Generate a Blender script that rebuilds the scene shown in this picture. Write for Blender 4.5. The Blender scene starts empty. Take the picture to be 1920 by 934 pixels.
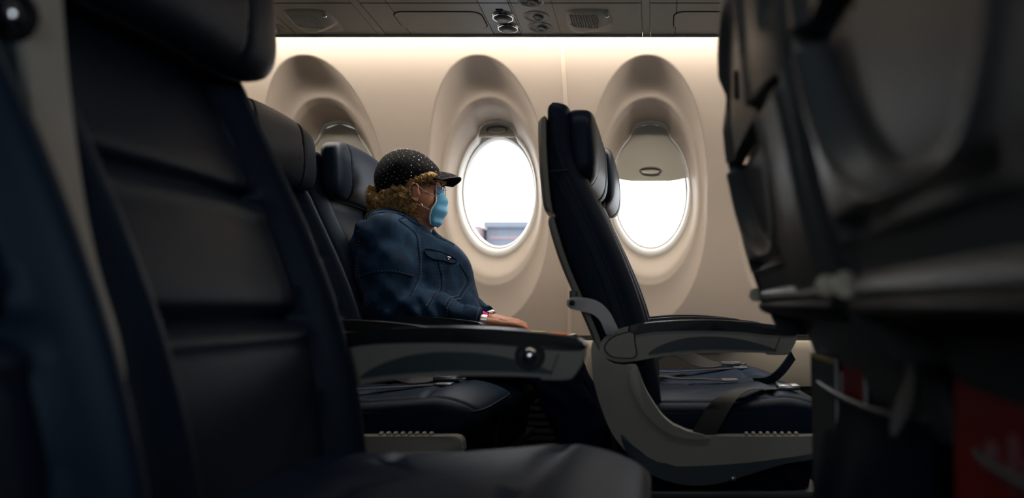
import bpy, bmesh, math, random
import numpy as np
from mathutils import Vector, Matrix, Euler
from mathutils.bvhtree import BVHTree

# ------------------------------------------------------------------ camera, light, exposure
C = bpy.context.scene.collection
sc = bpy.context.scene
FPX = 1480.0                 # focal length in pixels of the 1920 wide frame
EYE = 0.70                   # eye height above the cabin floor
cam_d = bpy.data.cameras.new('camera')
cam = bpy.data.objects.new('camera', cam_d); C.objects.link(cam)
cam.location = (0, 0, EYE); cam.rotation_euler = (math.pi/2, 0, 0)
cam_d.sensor_width = 36; cam_d.lens = FPX/1920*36
cam_d.shift_x = (960-1230)/1920; cam_d.shift_y = (575-467)/1920
cam_d.clip_start = .02; cam_d.clip_end = 500
cam_d.dof.use_dof = True; cam_d.dof.focus_distance = 2.28; cam_d.dof.aperture_fstop = 2.6
sc.camera = cam
sc.view_settings.view_transform = 'Standard'; sc.view_settings.look = 'None'
sc.view_settings.exposure = 0.0; sc.view_settings.gamma = 1.0
sc.view_settings.use_curve_mapping = False
sc.cycles.use_denoising = True
sc.cycles.max_bounces = 8; sc.cycles.diffuse_bounces = 5; sc.cycles.glossy_bounces = 4
sc.cycles.transparent_max_bounces = 12
sc.cycles.sample_clamp_indirect = 6.0
W = bpy.data.worlds.new('sky'); sc.world = W; W.use_nodes = True
bg = W.node_tree.nodes['Background']; bg.inputs[0].default_value = (.93, .96, 1, 1); bg.inputs[1].default_value = 5.0
STRIP_POWER = 78.0
CEIL_POWER = 3.6

def area(name, loc, rot, sx, sy, power, col):
    l = bpy.data.lights.new(name, 'AREA'); l.shape = 'RECTANGLE'; l.size = sx; l.size_y = sy
    l.energy = power; l.color = col
    o = bpy.data.objects.new(name, l); C.objects.link(o); o.location = loc; o.rotation_euler = rot
    return o
# fill lamps added for unseen near-side windows, and the dimmed ceiling lamp over the aisle
for _x, _p in ((-.62, 1.0), (.0, 1.7), (.62, 1.6)): area('near_side_fill', (_x, -.52, 1.12), (math.radians(90), 0, 0), .28, .40, _p, (.82, .92, 1))
area('ceiling_lamp', (.1, 1.30, 2.06), (0, 0, 0), 2.2, .12, CEIL_POWER, (1, .93, .82))

# ------------------------------------------------------------------ helpers
PI = math.pi
def mat(name, col, rough=.5, metal=0., spec=None, bump=None, emis=None, coat=0., sheen=0., var=None, tint=None, ior=None):
    if spec is None: spec = .12 if rough >= .8 else .4
    m = bpy.data.materials.new(name); m.use_nodes = True
    nt = m.node_tree; b = nt.nodes['Principled BSDF']
    b.inputs['Base Color'].default_value = (*col, 1); b.inputs['Roughness'].default_value = rough
    b.inputs['Metallic'].default_value = metal; b.inputs['Specular IOR Level'].default_value = spec
    b.inputs['Coat Weight'].default_value = coat
    if ior: b.inputs['IOR'].default_value = ior
    if tint: b.inputs['Specular Tint'].default_value = (*tint, 1)
    if sheen: b.inputs['Sheen Weight'].default_value = sheen
    if emis: b.inputs['Emission Color'].default_value = (*emis[0], 1); b.inputs['Emission Strength'].default_value = emis[1]
    tc = nt.nodes.new('ShaderNodeTexCoord')
    if bump:                                      # (scale, strength, distance, kind)
        t = nt.nodes.new('ShaderNodeTexVoronoi' if bump[3] == 'v' else 'ShaderNodeTexNoise')
        t.inputs['Scale'].default_value = bump[0]
        if bump[3] == 'n': t.inputs['Detail'].default_value = 5
        nt.links.new(tc.outputs['Object'], t.inputs['Vector'])
        bn = nt.nodes.new('ShaderNodeBump'); bn.inputs['Strength'].default_value = bump[1]; bn.inputs['Distance'].default_value = bump[2]
        nt.links.new(t.outputs[0], bn.inputs['Height']); nt.links.new(bn.outputs[0], b.inputs['Normal'])
    if var:                                       # (scale, second colour)
        n = nt.nodes.new('ShaderNodeTexNoise'); n.inputs['Scale'].default_value = var[0]; n.inputs['Detail'].default_value = 6
        nt.links.new(tc.outputs['Object'], n.inputs['Vector'])
        r = nt.nodes.new('ShaderNodeValToRGB'); r.color_ramp.elements[0].position = .35; r.color_ramp.elements[1].position = .68
        r.color_ramp.elements[0].color = (*col, 1); r.color_ramp.elements[1].color = (*var[1], 1)
        nt.links.new(n.outputs[0], r.inputs[0]); nt.links.new(r.outputs[0], b.inputs['Base Color'])
    return m
M = {}
M['leather'] = mat('navy_leather', (.008, .016, .034), .46, spec=.30, tint=(.66, .84, 1), ior=1.40, bump=(420, .10, .001, 'v'))
M['cushion_leather'] = mat('navy_cushion_leather', (.010, .022, .046), .48, spec=.14, tint=(.62, .80, 1), ior=1.33, bump=(420, .08, .001, 'v'))
M['leather_seam'] = mat('leather_seam', (.006, .009, .018), .6)
M['thread'] = mat('navy_thread', (.03, .045, .08), .6)
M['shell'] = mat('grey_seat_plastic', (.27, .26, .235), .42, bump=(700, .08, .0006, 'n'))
M['shell_shaded'] = mat('shaded_seat_plastic', (.085, .095, .10), .38, bump=(600, .08, .0006, 'n'))  # same plastic as shell, shade of the near seat backs put into colour
M['arm_grey'] = mat('warm_grey_arm_plastic', (.34, .33, .30), .45, bump=(800, .08, .0005, 'n'))
M['arm_patch'] = mat('slate_arm_plastic', (.055, .08, .095), .45)
M['arm_pad'] = mat('black_arm_pad', (.012, .014, .018), .33)
M['bracket'] = mat('silver_grey_bracket', (.60, .58, .60), .45, metal=.1)
M['ivory'] = mat('ivory_hinge', (.62, .56, .44), .4)
M['chrome'] = mat('chrome', (.75, .75, .76), .12, metal=1)
M['steel'] = mat('brushed_steel', (.5, .5, .5), .3, metal=1)
M['black'] = mat('black_plastic', (.006, .007, .009), .5)
M['webbing'] = mat('dark_webbing', (.02, .019, .022), .7, bump=(900, .4, .001, 'n'))
M['skirt'] = mat('dark_blue_seat_cloth', (.006, .008, .022), .85, bump=(60, .4, .01, 'n'))
M['wall'] = mat('ivory_wall_panel', (.47, .395, .335), .5, bump=(900, .04, .0004, 'n'))
M['lower'] = mat('ivory_lower_panel', (.52, .46, .38), .45)
M['seamline'] = mat('dark_joint', (.04, .035, .03), .7)
M['trimlight'] = mat('pale_joint_strip', (.58, .49, .41), .4)
M['bezel'] = mat('white_window_ring', (.66, .64, .61), .4)
M['shade'] = mat('greige_window_shade', (.36, .33, .28), .45)
M['psu'] = mat('taupe_service_panel', (.25, .238, .215), .5, bump=(1200, .1, .0005, 'n'))
M['psu_dark'] = mat('slate_service_panel', (.06, .068, .085), .4)
M['psu_line'] = mat('service_panel_gap', (.012, .012, .012), .8)
M['carpet'] = mat('navy_carpet', (.012, .014, .025), .95, bump=(300, .5, .004, 'n'))
M['ceil'] = mat('cabin_lining', (.22, .21, .20), .6)
M['vent'] = mat('black_floor_vent', (.012, .012, .014), .6)
M['denim'] = mat('blue_denim', (.006, .020, .050), .85, bump=(700, .35, .0008, 'n'), var=(26, (.018, .055, .115)))
M['denim_stitch'] = mat('denim_stitch', (.16, .20, .26), .8)
M['denim_seam'] = mat('denim_seam', (.010, .020, .045), .9)
M['jeans'] = mat('dark_jeans', (.008, .013, .042), .9, bump=(120, .4, .004, 'n'), var=(16, (.012, .018, .05)))
M['skin'] = mat('skin', (.60, .29, .19), .5, bump=(160, .25, .0015, 'n'), var=(45, (.50, .20, .12)))
M['skin'].node_tree.nodes['Principled BSDF'].inputs['Subsurface Weight'].default_value = .15
M['skin'].node_tree.nodes['Principled BSDF'].inputs['Subsurface Radius'].default_value = (.012, .005, .003)
M['hair'] = mat('blonde_hair', (.20, .105, .038), .5, spec=.2, var=(120, (.52, .34, .14)), bump=(300, .5, .002, 'n'))
M['cap'] = mat('black_cap_cloth', (.006, .006, .008), .9, bump=(500, .4, .001, 'n'))
M['gem'] = mat('rhinestone', (.9, .9, .95), .15, metal=.6)
M['mask'] = mat('pale_blue_mask', (.13, .46, .78), .75, bump=(700, .15, .0006, 'n'))
M['white'] = mat('white_cloth', (.8, .8, .8), .7)
M['pink'] = mat('pink_shirt', (.75, .03, .28), .8)
M['gold'] = mat('gold_hoop', (.75, .50, .30), .2, metal=1)
M['paper'] = mat('magazine_paper', (.75, .74, .76), .5)
M['orange'] = mat('orange_print', (.75, .20, .05), .5)
M['yellow'] = mat('yellow_print', (.78, .70, .22), .5)
M['bluep'] = mat('blue_print', (.06, .16, .35), .5)
M['redp'] = mat('red_print', (.34, .010, .015), .45)
M['faded'] = mat('faded_print', (.45, .22, .24), .5)
M['slatep'] = mat('slate_print', (.26, .36, .48), .45)
M['shoe'] = mat('black_shoe', (.01, .01, .012), .5)
M['frameb'] = mat('glasses_frame', (.015, .012, .012), .25)
M['bld'] = mat('grey_cladding', (.115, .135, .17), .7)
M['bld2'] = mat('pale_cladding', (.20, .15, .165), .7)
M['tarmac'] = mat('apron_concrete', (.45, .45, .44), .9, bump=(2, .3, .02, 'n'))
m = mat('strip_lamp', (1, .95, .85), .5, emis=((1, .93, .81), STRIP_POWER)); M['strip'] = m
g = bpy.data.materials.new('window_pane'); g.use_nodes = True
nt = g.node_tree; nt.nodes.clear()
out = nt.nodes.new('ShaderNodeOutputMaterial'); mx = nt.nodes.new('ShaderNodeMixShader'); tr = nt.nodes.new('ShaderNodeBsdfTransparent')
gl = nt.nodes.new('ShaderNodeBsdfGlossy'); gl.inputs['Roughness'].default_value = .05; mx.inputs[0].default_value = .06
nt.links.new(tr.outputs[0], mx.inputs[1]); nt.links.new(gl.outputs[0], mx.inputs[2]); nt.links.new(mx.outputs[0], out.inputs[0]); M['pane'] = g
g = bpy.data.materials.new('spectacle_lens'); g.use_nodes = True
nt = g.node_tree; nt.nodes.clear()
out = nt.nodes.new('ShaderNodeOutputMaterial'); mx = nt.nodes.new('ShaderNodeMixShader'); tr = nt.nodes.new('ShaderNodeBsdfTransparent')
tr.inputs[0].default_value = (.9, .9, .95, 1)
gl = nt.nodes.new('ShaderNodeBsdfGlossy'); gl.inputs['Roughness'].default_value = .05; mx.inputs[0].default_value = .1
nt.links.new(tr.outputs[0], mx.inputs[1]); nt.links.new(gl.outputs[0], mx.inputs[2]); nt.links.new(mx.outputs[0], out.inputs[0]); M['lens'] = g

def link_mesh(name, me, mats, parent=None, smooth=40, loc=None):
    if not isinstance(mats, (list, tuple)): mats = [mats]
    if not me.materials:
        for k in mats: me.materials.append(M[k])
    if smooth is not None and len(me.polygons):
        me.polygons.foreach_set('use_smooth', [True]*len(me.polygons))
        if smooth < 180: me.set_sharp_from_angle(angle=math.radians(smooth))
    o = bpy.data.objects.new(name, me); C.objects.link(o)
    if parent: o.parent = parent
    if loc: o.location = loc
    return o
def pyd(name, v, f, mats, parent=None, smooth=40, mi=None):
    me = bpy.data.meshes.new(name); me.from_pydata([tuple(map(float, p)) for p in v], [], [tuple(map(int, q)) for q in f])
    if mi is not None: me.polygons.foreach_set('material_index', mi)
    me.update(); return link_mesh(name, me, mats, parent, smooth)
def bmo(name, bm, mats, parent=None, smooth=40):
    bmesh.ops.recalc_face_normals(bm, faces=bm.faces)
    me = bpy.data.meshes.new(name); bm.to_mesh(me); bm.free(); return link_mesh(name, me, mats, parent, smooth)
def tag(o, label=None, cat=None, group=None, kind=None):
    if label: o['label'] = label
    if cat: o['category'] = cat
    if group: o['group'] = group
    if kind: o['kind'] = kind
    return o
def empty(name, loc=(0, 0, 0)):
    o = bpy.data.objects.new(name, None); C.objects.link(o); o.location = loc; o.empty_display_size = .05
    return o
def copy_tree(o, parent=None):
    c = o.copy(); C.objects.link(c); c.parent = parent
    for ch in list(o.children): copy_tree(ch, c)
    return c
def cr(pts, n=6, closed=False):
    """smooth curve through points"""
    P = [np.array(p, float) for p in pts]; L = len(P); res = []
    rng = range(L if closed else L-1)
    for i in rng:
        if closed: a, b, c, d = P[i-1], P[i], P[(i+1) % L], P[(i+2) % L]
        else: a, b, c, d = P[max(i-1, 0)], P[i], P[i+1], P[min(i+2, L-1)]
        for k in range(n):
            t = k/n
            res.append(.5*((2*b)+(-a+c)*t+(2*a-5*b+4*c-d)*t*t+(-a+3*b-3*c+d)*t**3))
    if not closed: res.append(P[-1])
    return res
def add_box(bm, x0, x1, y0, y1, z0, z1, bev=0, seg=2):
    r = bmesh.ops.create_cube(bm, size=1)
    for v in r['verts']:
        v.co = Vector(((x0+x1)/2+v.co.x*(x1-x0), (y0+y1)/2+v.co.y*(y1-y0), (z0+z1)/2+v.co.z*(z1-z0)))
    if bev:
        es = list({e for v in r['verts'] for e in v.link_edges})
        bmesh.ops.bevel(bm, geom=es, offset=bev, segments=seg, affect='EDGES', profile=.5)
    return bm
def box(name, x0, x1, y0, y1, z0, z1, mt, parent=None, bev=0, seg=2):
    return bmo(name, add_box(bmesh.new(), x0, x1, y0, y1, z0, z1, bev, seg), mt, parent)
def prism(name, pts, y0, y1, mt, parent=None, bev=.004, seg=3):
    """closed (x,z) outline given thickness along y"""
    bm = bmesh.new()
    a = [bm.verts.new((p[0], y0, p[1])) for p in pts]; b = [bm.verts.new((p[0], y1, p[1])) for p in pts]
    f1 = bm.faces.new(a); f2 = bm.faces.new(b[::-1]); n = len(pts)
    for i in range(n): bm.faces.new((a[i], b[i], b[(i+1) % n], a[(i+1) % n]))
    if bev:
        es = list(f1.edges)+list(f2.edges)
        bmesh.ops.bevel(bm, geom=es, offset=bev, segments=seg, affect='EDGES', profile=.5, clamp_overlap=True)
    return bmo(name, bm, mt, parent, 35)
def add_tube(bm, pts, r, seg=8, cap=True, mi=0):
    P = [Vector(p) for p in pts]; n = len(P); R = r if isinstance(r, (list, tuple)) else [r]*n
    rings = []; up = None
    for i in range(n):
        d = (P[min(i+1, n-1)]-P[max(i-1, 0)])
        if d.length < 1e-9: d = Vector((1, 0, 0))
        d.normalize()
        if up is None:
            up = Vector((0, 0, 1)) if abs(d.z) < .9 else Vector((1, 0, 0))
        s = d.cross(up); 
        if s.length < 1e-6: s = d.cross(Vector((0, 1, 0)))
        s.normalize(); up = s.cross(d).normalized()
        rings.append([bm.verts.new(P[i]+R[i]*(math.cos(2*PI*k/seg)*s+math.sin(2*PI*k/seg)*up)) for k in range(seg)])
    fs = []
    for i in range(n-1):
        for k in range(seg):
            fs.append(bm.faces.new((rings[i][k], rings[i][(k+1) % seg], rings[i+1][(k+1) % seg], rings[i+1][k])))
    if cap: fs.append(bm.faces.new(rings[0][::-1])); fs.append(bm.faces.new(rings[-1]))
    for f in fs: f.material_index = mi
    return bm
def tube(name, pts, r, mt, parent=None, seg=8):
    return bmo(name, add_tube(bmesh.new(), pts, r, seg), mt, parent, 60)
def superq(name, cx, cy, cz, ax, ay, az, e1, e2, mt, parent=None, nu=96, nv=56, deform=None):
    """puffed block: e1 roundness seen from the side edges, e2 of the outline in y and z; x is its thickness"""
    v = []; f = []
    sg = lambda c, e: np.sign(c)*np.abs(c)**e
    for j in range(nv+1):
        eta = -PI/2+PI*j/nv; ce, se = sg(math.cos(eta), e1), sg(math.sin(eta), e1)
        for i in range(nu):
            om = 2*PI*i/nu
            p = [ax*se, ay*ce*sg(math.cos(om), e2), az*ce*sg(math.sin(om), e2)]
            if deform: p = deform(*p)
            v.append((cx+p[0], cy+p[1], cz+p[2]))
    for j in range(nv):
        for i in range(nu):
            f.append((j*nu+i, j*nu+(i+1) % nu, (j+1)*nu+(i+1) % nu, (j+1)*nu+i))
    o = pyd(name, v, f, mt, parent, 180)
    bm = bmesh.new(); bm.from_mesh(o.data); bmesh.ops.remove_doubles(bm, verts=bm.verts, dist=1e-5)
    bmesh.ops.recalc_face_normals(bm, faces=bm.faces); bm.to_mesh(o.data); bm.free()
    return o
def sphere(name, c, r, mt, parent=None, sc_=(1, 1, 1), seg=20):
    bm = bmesh.new(); bmesh.ops.create_uvsphere(bm, u_segments=seg, v_segments=seg//2+2, radius=r)
    for v in bm.verts: v.co = Vector((c[0]+v.co.x*sc_[0], c[1]+v.co.y*sc_[1], c[2]+v.co.z*sc_[2]))
    return bmo(name, bm, mt, parent, 180)
def lathe(name, prof, c, axis, mt, parent=None, seg=32):
    """prof: (radius, height) list along axis through c"""
    v = []; f = []; ax = Vector(axis).normalized(); s = ax.orthogonal().normalized(); t = ax.cross(s)
    for r, h in prof:
        for k in range(seg):
            a = 2*PI*k/seg; v.append(Vector(c)+ax*h+s*(r*math.cos(a))+t*(r*math.sin(a)))
    n = len(prof)
    for j in range(n-1):
        for k in range(seg): f.append((j*seg+k, j*seg+(k+1) % seg, (j+1)*seg+(k+1) % seg, (j+1)*seg+k))
    f.append(tuple(range(seg))[::-1]); f.append(tuple((n-1)*seg+k for k in range(seg)))
    o = pyd(name, v, f, mt, parent, 40); bm = bmesh.new(); bm.from_mesh(o.data); bmesh.ops.recalc_face_normals(bm, faces=bm.faces); bm.to_mesh(o.data); bm.free()
    o.data.set_sharp_from_angle(angle=math.radians(40)); return o
def smooth01(t): t = np.clip(t, 0, 1); return t*t*(3-2*t)
def ribbon(name, pts, width, side, mt, parent=None, th=.0016, seg=6):
    """flat webbing along smooth pts; side: direction of its width (one vector or one per point)"""
    P = cr(pts, seg); n = len(P)
    if isinstance(side[0], (int, float)): S = [np.array(side, float)]*n
    else: S = cr(side, seg)
    bm = bmesh.new(); rows = []
    for i in range(n):
        s = S[i]/np.linalg.norm(S[i]); d = P[min(i+1, n-1)]-P[max(i-1, 0)]; d /= np.linalg.norm(d)+1e-9; nn = np.cross(d, s); nn /= np.linalg.norm(nn)+1e-9
        rows.append([bm.verts.new(Vector(P[i]+s*a*width/2+nn*b*th/2)) for a, b in ((-1, -1), (1, -1), (1, 1), (-1, 1))])
    for i in range(n-1):
        for k in range(4): bm.faces.new((rows[i][k], rows[i][(k+1) % 4], rows[i+1][(k+1) % 4], rows[i+1][k]))
    bm.faces.new(rows[0][::-1]); bm.faces.new(rows[-1])
    return bmo(name, bm, mt, parent, 50)

# ------------------------------------------------------------------ setting: side wall with window reveals
ZK = np.array([.30, .60, .90, 1.10, 1.30, 1.50, 1.62, 1.75]); YK = np.array([2.715, 2.735, 2.742, 2.72, 2.655, 2.545, 2.46, 2.34])
def wall_y(z):                                   # gently curved cabin side
    return np.interp(z, np.linspace(.3, 1.75, 60), np.convolve(np.pad(np.interp(np.linspace(.3, 1.75, 60), ZK, YK), 4, mode='edge'), np.ones(9)/9, 'valid'))
WIN_P = .560; WX = [-1.130+i*WIN_P for i in range(4)]    # window centres
WX = [-1.125, -.565, -.020, .492]
OZ, OA, OB = 1.076, .206, .432                   # outer oval of a reveal
IZ, IA, IB, YO = 1.112, .138, .214, 2.80         # opening, its plane
OXS = -.008
def open_r(th):                                  # opening outline: an oval with a small hump on top
    c, s = np.cos(th), np.sin(th); r = IA*IB/np.sqrt((IB*c)**2+(IA*s)**2)
    x = r*c; bump = np.where(s > 0, smooth01((.074-np.abs(x))/.030), 0)
    return r+bump*.030
def edge_w(th): return .032+.085*smooth01((.25-np.sin(th))/1.2)
X0, X1, Z0, Z1, H = -1.75, 1.05, .589, 1.70, .0042
xs = np.arange(X0, X1, H); zs = np.arange(Z0, Z1, H)
GX, GZ = np.meshgrid(xs, zs); GY = wall_y(GZ); keep = np.ones_like(GX, bool)
for k, wx in enumerate(WX):
    ox = wx+OXS
    ro = (np.abs((GX-ox)/OA)**2.15+np.abs((GZ-OZ)/OB)**2.15)**(1/2.15)
    dx, dz = GX-wx, GZ-IZ; rr = np.hypot(dx, dz); th_ = np.arctan2(dz, dx); re_ = IA*IB/np.sqrt((IB*np.cos(th_))**2+(IA*np.sin(th_))**2)
    ri = rr/(re_+(open_r(th_)-re_)*np.exp(-np.maximum(0, rr-open_r(th_))/.018))
    ew = edge_w(th_)
    t = np.where(ro < 1, np.clip((1-ro)/np.maximum((1-ro)+.62*np.maximum(ri-1-ew, 0), 1e-6), 0, 1), 0)
    s = .50*smooth01(t/.80)+.50*smooth01((t-.62)/.38)
    s = np.where(t > 0, np.maximum(s, .36*(1-(1-np.clip(t/.45, 0, 1))**2)), 0)
    yo = YO+.0*GZ
    GY = np.where(ro < 1, GY*(1-s)+yo*s, GY)
    GY = np.where(ri < 1+ew, GY+.016*smooth01((1+ew*.75-ri)/(ew*.4)), GY)
    keep &= ~(ri < 1+ew*.15)
nz, nx = GX.shape
V = np.stack([GX, GY, GZ], -1).reshape(-1, 3)
idx = np.arange(nx*nz).reshape(nz, nx)
q = np.stack([idx[:-1, :-1], idx[1:, :-1], idx[1:, 1:], idx[:-1, 1:]], -1)
kf = keep[:-1, :-1] | keep[1:, :-1] | keep[1:, 1:] | keep[:-1, 1:]
q = q[kf]
used = np.unique(q); remap = np.full(nx*nz, -1); remap[used] = np.arange(len(used))
wall = pyd('wall_window_side', V[used], remap[q], 'wall', smooth=180); tag(wall, kind='structure')
# joint strip between two wall panels
def seam_x(X, name, z0=.589, z1=1.6):
    zz = np.arange(z0, z1, .02); bm = bmesh.new()
    a_ = [[bm.verts.new((X+dx, wall_y(z)+dy, z)) for z in zz] for dx, dy in ((-.0075, .002), (-.0065, -.0022), (-.004, -.0028), (0, -.0012), (.004, -.0028), (.0065, -.0022), (.0075, .002))]
    for p_, q_ in zip(a_, a_[1:]):
        for i in range(len(zz)-1): bm.faces.new((p_[i], p_[i+1], q_[i+1], q_[i]))
    o = bmo(name, bm, 'trimlight', None, 60); tag(o, kind='structure')
seam_x(-.300, 'trim_1')
lz = np.linspace(.425, .583, 8)
def dado(name, x0, x1):
    pts = [(x0, 2.728), (x1, 2.728)]
    bm = bmesh.new(); prof = [(2.722, .583), (2.716, .578), (2.712, .55), (2.712, .46), (2.718, .425), (2.75, .425), (2.75, .583)]
    a = [bm.verts.new((x0, p[0], p[1])) for p in prof]; b = [bm.verts.new((x1, p[0], p[1])) for p in prof]
    bm.faces.new(a); bm.faces.new(b[::-1])
    for i in range(7): bm.faces.new((a[i], a[(i+1) % 7], b[(i+1) % 7], b[i]))
    o = bmo(name, bm, 'lower', None, 60); tag(o, kind='structure')
dado('trim_2', -1.75, -.3015); dado('trim_3', -.2985, 1.05)
o = box('trim_4', -1.75, 1.05, 2.73, 2.76, .40, .60, 'seamline'); tag(o, kind='structure')
bm = add_box(bmesh.new(), -1.75, 1.05, 2.735, 2.77, 0, .425)
for i in range(14): add_box(bm, -1.75, 1.05, 2.728, 2.738, .03+i*.026, .043+i*.026)
tag(bmo('baseboard_window_side', bm, 'vent'), kind='structure')
o = box('floor', -2.0, 1.6, -.55, 2.78, -.05, 0, 'carpet'); tag(o, kind='structure')
# closed near side wall, end partitions, ceiling
bm = bmesh.new(); add_box(bm, -2.0, 1.6, -.58, -.54, 0, 2.15); tag(bmo('wall_near_side', bm, 'ceil'), kind='structure')
o = box('wall_rear', -2.04, -2.0, -.58, 2.9, 0, 2.15, 'ceil'); tag(o, kind='structure')
o = box('wall_forward', 1.6, 1.64, -.58, 2.9, 0, 2.15, 'ceil'); tag(o, kind='structure')
o = box('ceiling', -2.04, 1.64, -.58, 2.9, 2.12, 2.17, 'ceil'); tag(o, kind='structure')
box('ceiling_lamp_cover', -1.0, 1.2, 1.22, 1.38, 2.085, 2.12, 'ceil', o, .01)
for a, b in ((-2.0, -1.74), (1.04, 1.6)):
    o = box('wall_window_side_end', a, b, 2.62, 2.9, 0, 2.12, 'wall'); o.name = 'wall_window_side_rear' if a < 0 else 'wall_window_side_forward'; tag(o, kind='structure')
tag(box('wall_window_side_top', -1.76, 1.06, 2.36, 2.40, 1.70, 2.12, 'ceil'), kind='structure')

# windows: ring, pane, shade
def window(i, wx, shade_z):
    th = np.linspace(0, 2*PI, 97)[:-1]; R = open_r(th)
    prof = [(1., 2.8012), (.85, 2.7993), (.5, 2.7988), (.15, 2.800), (-.2, 2.806), (-.5, 2.818), (-.7, 2.836), (-.7, 2.85), (1.0, 2.85)]
    Re = IA*IB/np.sqrt((IB*np.cos(th))**2+(IA*np.sin(th))**2)
    v = []; f = []
    for s, y in prof:
        for a, r, e in zip(th, R, edge_w(th)):
            q = 1+s*e if s > 0 else 1+s*.06
            v.append((wx+q*r*math.cos(a), y, IZ+q*r*math.sin(a)))
    n = len(th); m_ = len(prof)
    for j in range(m_):
        for k in range(n): f.append((j*n+k, j*n+(k+1) % n, ((j+1) % m_)*n+(k+1) % n, ((j+1) % m_)*n+k))
    w = pyd('window_%d' % i, v, f, 'bezel', None, 60); tag(w, kind='structure')
    # outer oval pane ring (the true glass edge is a plain oval) and the pane
    v = []; f = []
    for s, y in ((1.0, 2.846), (.93, 2.842), (.90, 2.852), (.90, 2.88), (1.02, 2.88)):
        for a, r, re in zip(th, R, Re):
            q = r if s >= 1 else re*s
            if s < 1: q = min(q, r*.95)
            v.append((wx+q*math.cos(a)*(1 if s < 1 else s), y, IZ+q*math.sin(a)*(1 if s < 1 else s)))
    for j in range(5):
        for k in range(n): f.append((j*n+k, j*n+(k+1) % n, ((j+1) % 5)*n+(k+1) % n, ((j+1) % 5)*n+k))
    pyd('glazing_seal', v, f, 'bezel', w, 60)
    bm = bmesh.new()
    vs = [bm.verts.new((wx+.93*re*math.cos(a), 2.866, IZ+.93*re*math.sin(a))) for a, re in zip(th, Re)]; bm.faces.new(vs)
    bmo('pane', bm, 'pane', w, None)
    # sliding shade: panel filling the outline down to shade_z
    pts = []
    for a, r in zip(th, R):
        x, z = .968*r*math.cos(a), IZ+.968*r*math.sin(a)
        pts.append((x, z))
    def hw(z):                                   # half width of outline at z
        best = 0
        for (xa, za), (xb, zb) in zip(pts, pts[1:]+pts[:1]):
            if (za-z)*(zb-z) <= 0 and abs(za-zb) > 1e-9:
                best = max(best, xa+(xb-xa)*(z-za)/(zb-za))
        return best
    ztop = max(p[1] for p in pts)
    zz = np.linspace(ztop-.0005, shade_z, 26)
    L = [(wx-hw(z), z) for z in zz]; Rr = [(wx+hw(z), z) for z in zz]
    Lb, Rb = L[-1], Rr[-1]
    if shade_z < 1.30:
        bot = [(Lb[0]+(Rb[0]-Lb[0])*t, shade_z-.012*min(1, 6*t*(1-t)*1.0)) for t in np.linspace(0, 1, 17)[1:-1]]
    else: bot = []
    poly = L+bot+Rr[::-1]
    bm = bmesh.new(); a = [bm.verts.new((p[0], 2.808, p[1])) for p in poly]; b = [bm.verts.new((p[0], 2.816, p[1])) for p in poly]
    bm.faces.new(a); bm.faces.new(b[::-1])
    for k in range(len(poly)): bm.faces.new((a[k], b[k], b[(k+1) % len(poly)], a[(k+1) % len(poly)]))
    sh = bmo('shade', bm, 'shade', w, 35); sh['label'] = 'greige sliding shade'
    hz = shade_z+.024 if shade_z < 1.25 else shade_z+.026
    th2 = np.linspace(0, 2*PI, 41)[:-1]
    tubep = [(wx+.036*math.cos(a), 2.806, hz+.0105*math.sin(a)) for a in th2]+[(wx+.036, 2.806, hz)]
    tube('shade_handle', tubep, .0035, 'shade_dark' if 'shade_dark' in M else 'seamline', sh, 8)
    v = [(wx+.033*math.cos(a), 2.8065, hz+.008*math.sin(a)) for a in th2]
    lip = [(wx+x, 2.804, hz-.007+.004*(1-(x/.03)**2)*-1) for x in np.linspace(-.03, .03, 13)]
    tube('shade_grip', lip, .004, 'shade', sh, 8)
M['shade_dark'] = mat('shade_handle_rim', (.10, .095, .085), .5)
window(1, WX[0], .93); window(2, WX[1], 1.304); window(3, WX[2], 1.160); window(4, WX[3], 1.304)

# light strip in the cove above the side wall
o = box('cove_lamp', -1.7, 1.02, 2.425, 2.447, 1.566, 1.572, 'strip'); tag(o, 'slim warm white lamp strip hidden in the cove above the window wall', 'lamp')

# ------------------------------------------------------------------ overhead service panels
def pz(Y): return 1.5255+(2.40-Y)*.06
def plate(bm, x0, x1, y0, y1, off0, off1, corner=0, n=6, grow=0):
    """rounded plate following the tilted panel plane, from off0 to off1 below it"""
    out_ = []
    if corner:
        for cx_, cy_, a0 in ((x1-corner, y1-corner, 0), (x0+corner, y1-corner, 90), (x0+corner, y0+corner, 180), (x1-corner, y0+corner, 270)):
            for k in range(n+1):
                a = math.radians(a0+90*k/n); out_.append((cx_+corner*math.cos(a), cy_+corner*math.sin(a)))
    else: out_ = [(x1, y1), (x0, y1), (x0, y0), (x1, y0)]
    a = [bm.verts.new((x, y, pz(y)-off0)) for x, y in out_]; b = [bm.verts.new((x, y, pz(y)-off1)) for x, y in out_]
    bm.faces.new(a); bm.faces.new(b[::-1]); k = len(out_)
    for i in range(k): bm.faces.new((a[i], a[(i+1) % k], b[(i+1) % k], b[i]))
    return bm
YA, YB = 2.10, 2.40
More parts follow.
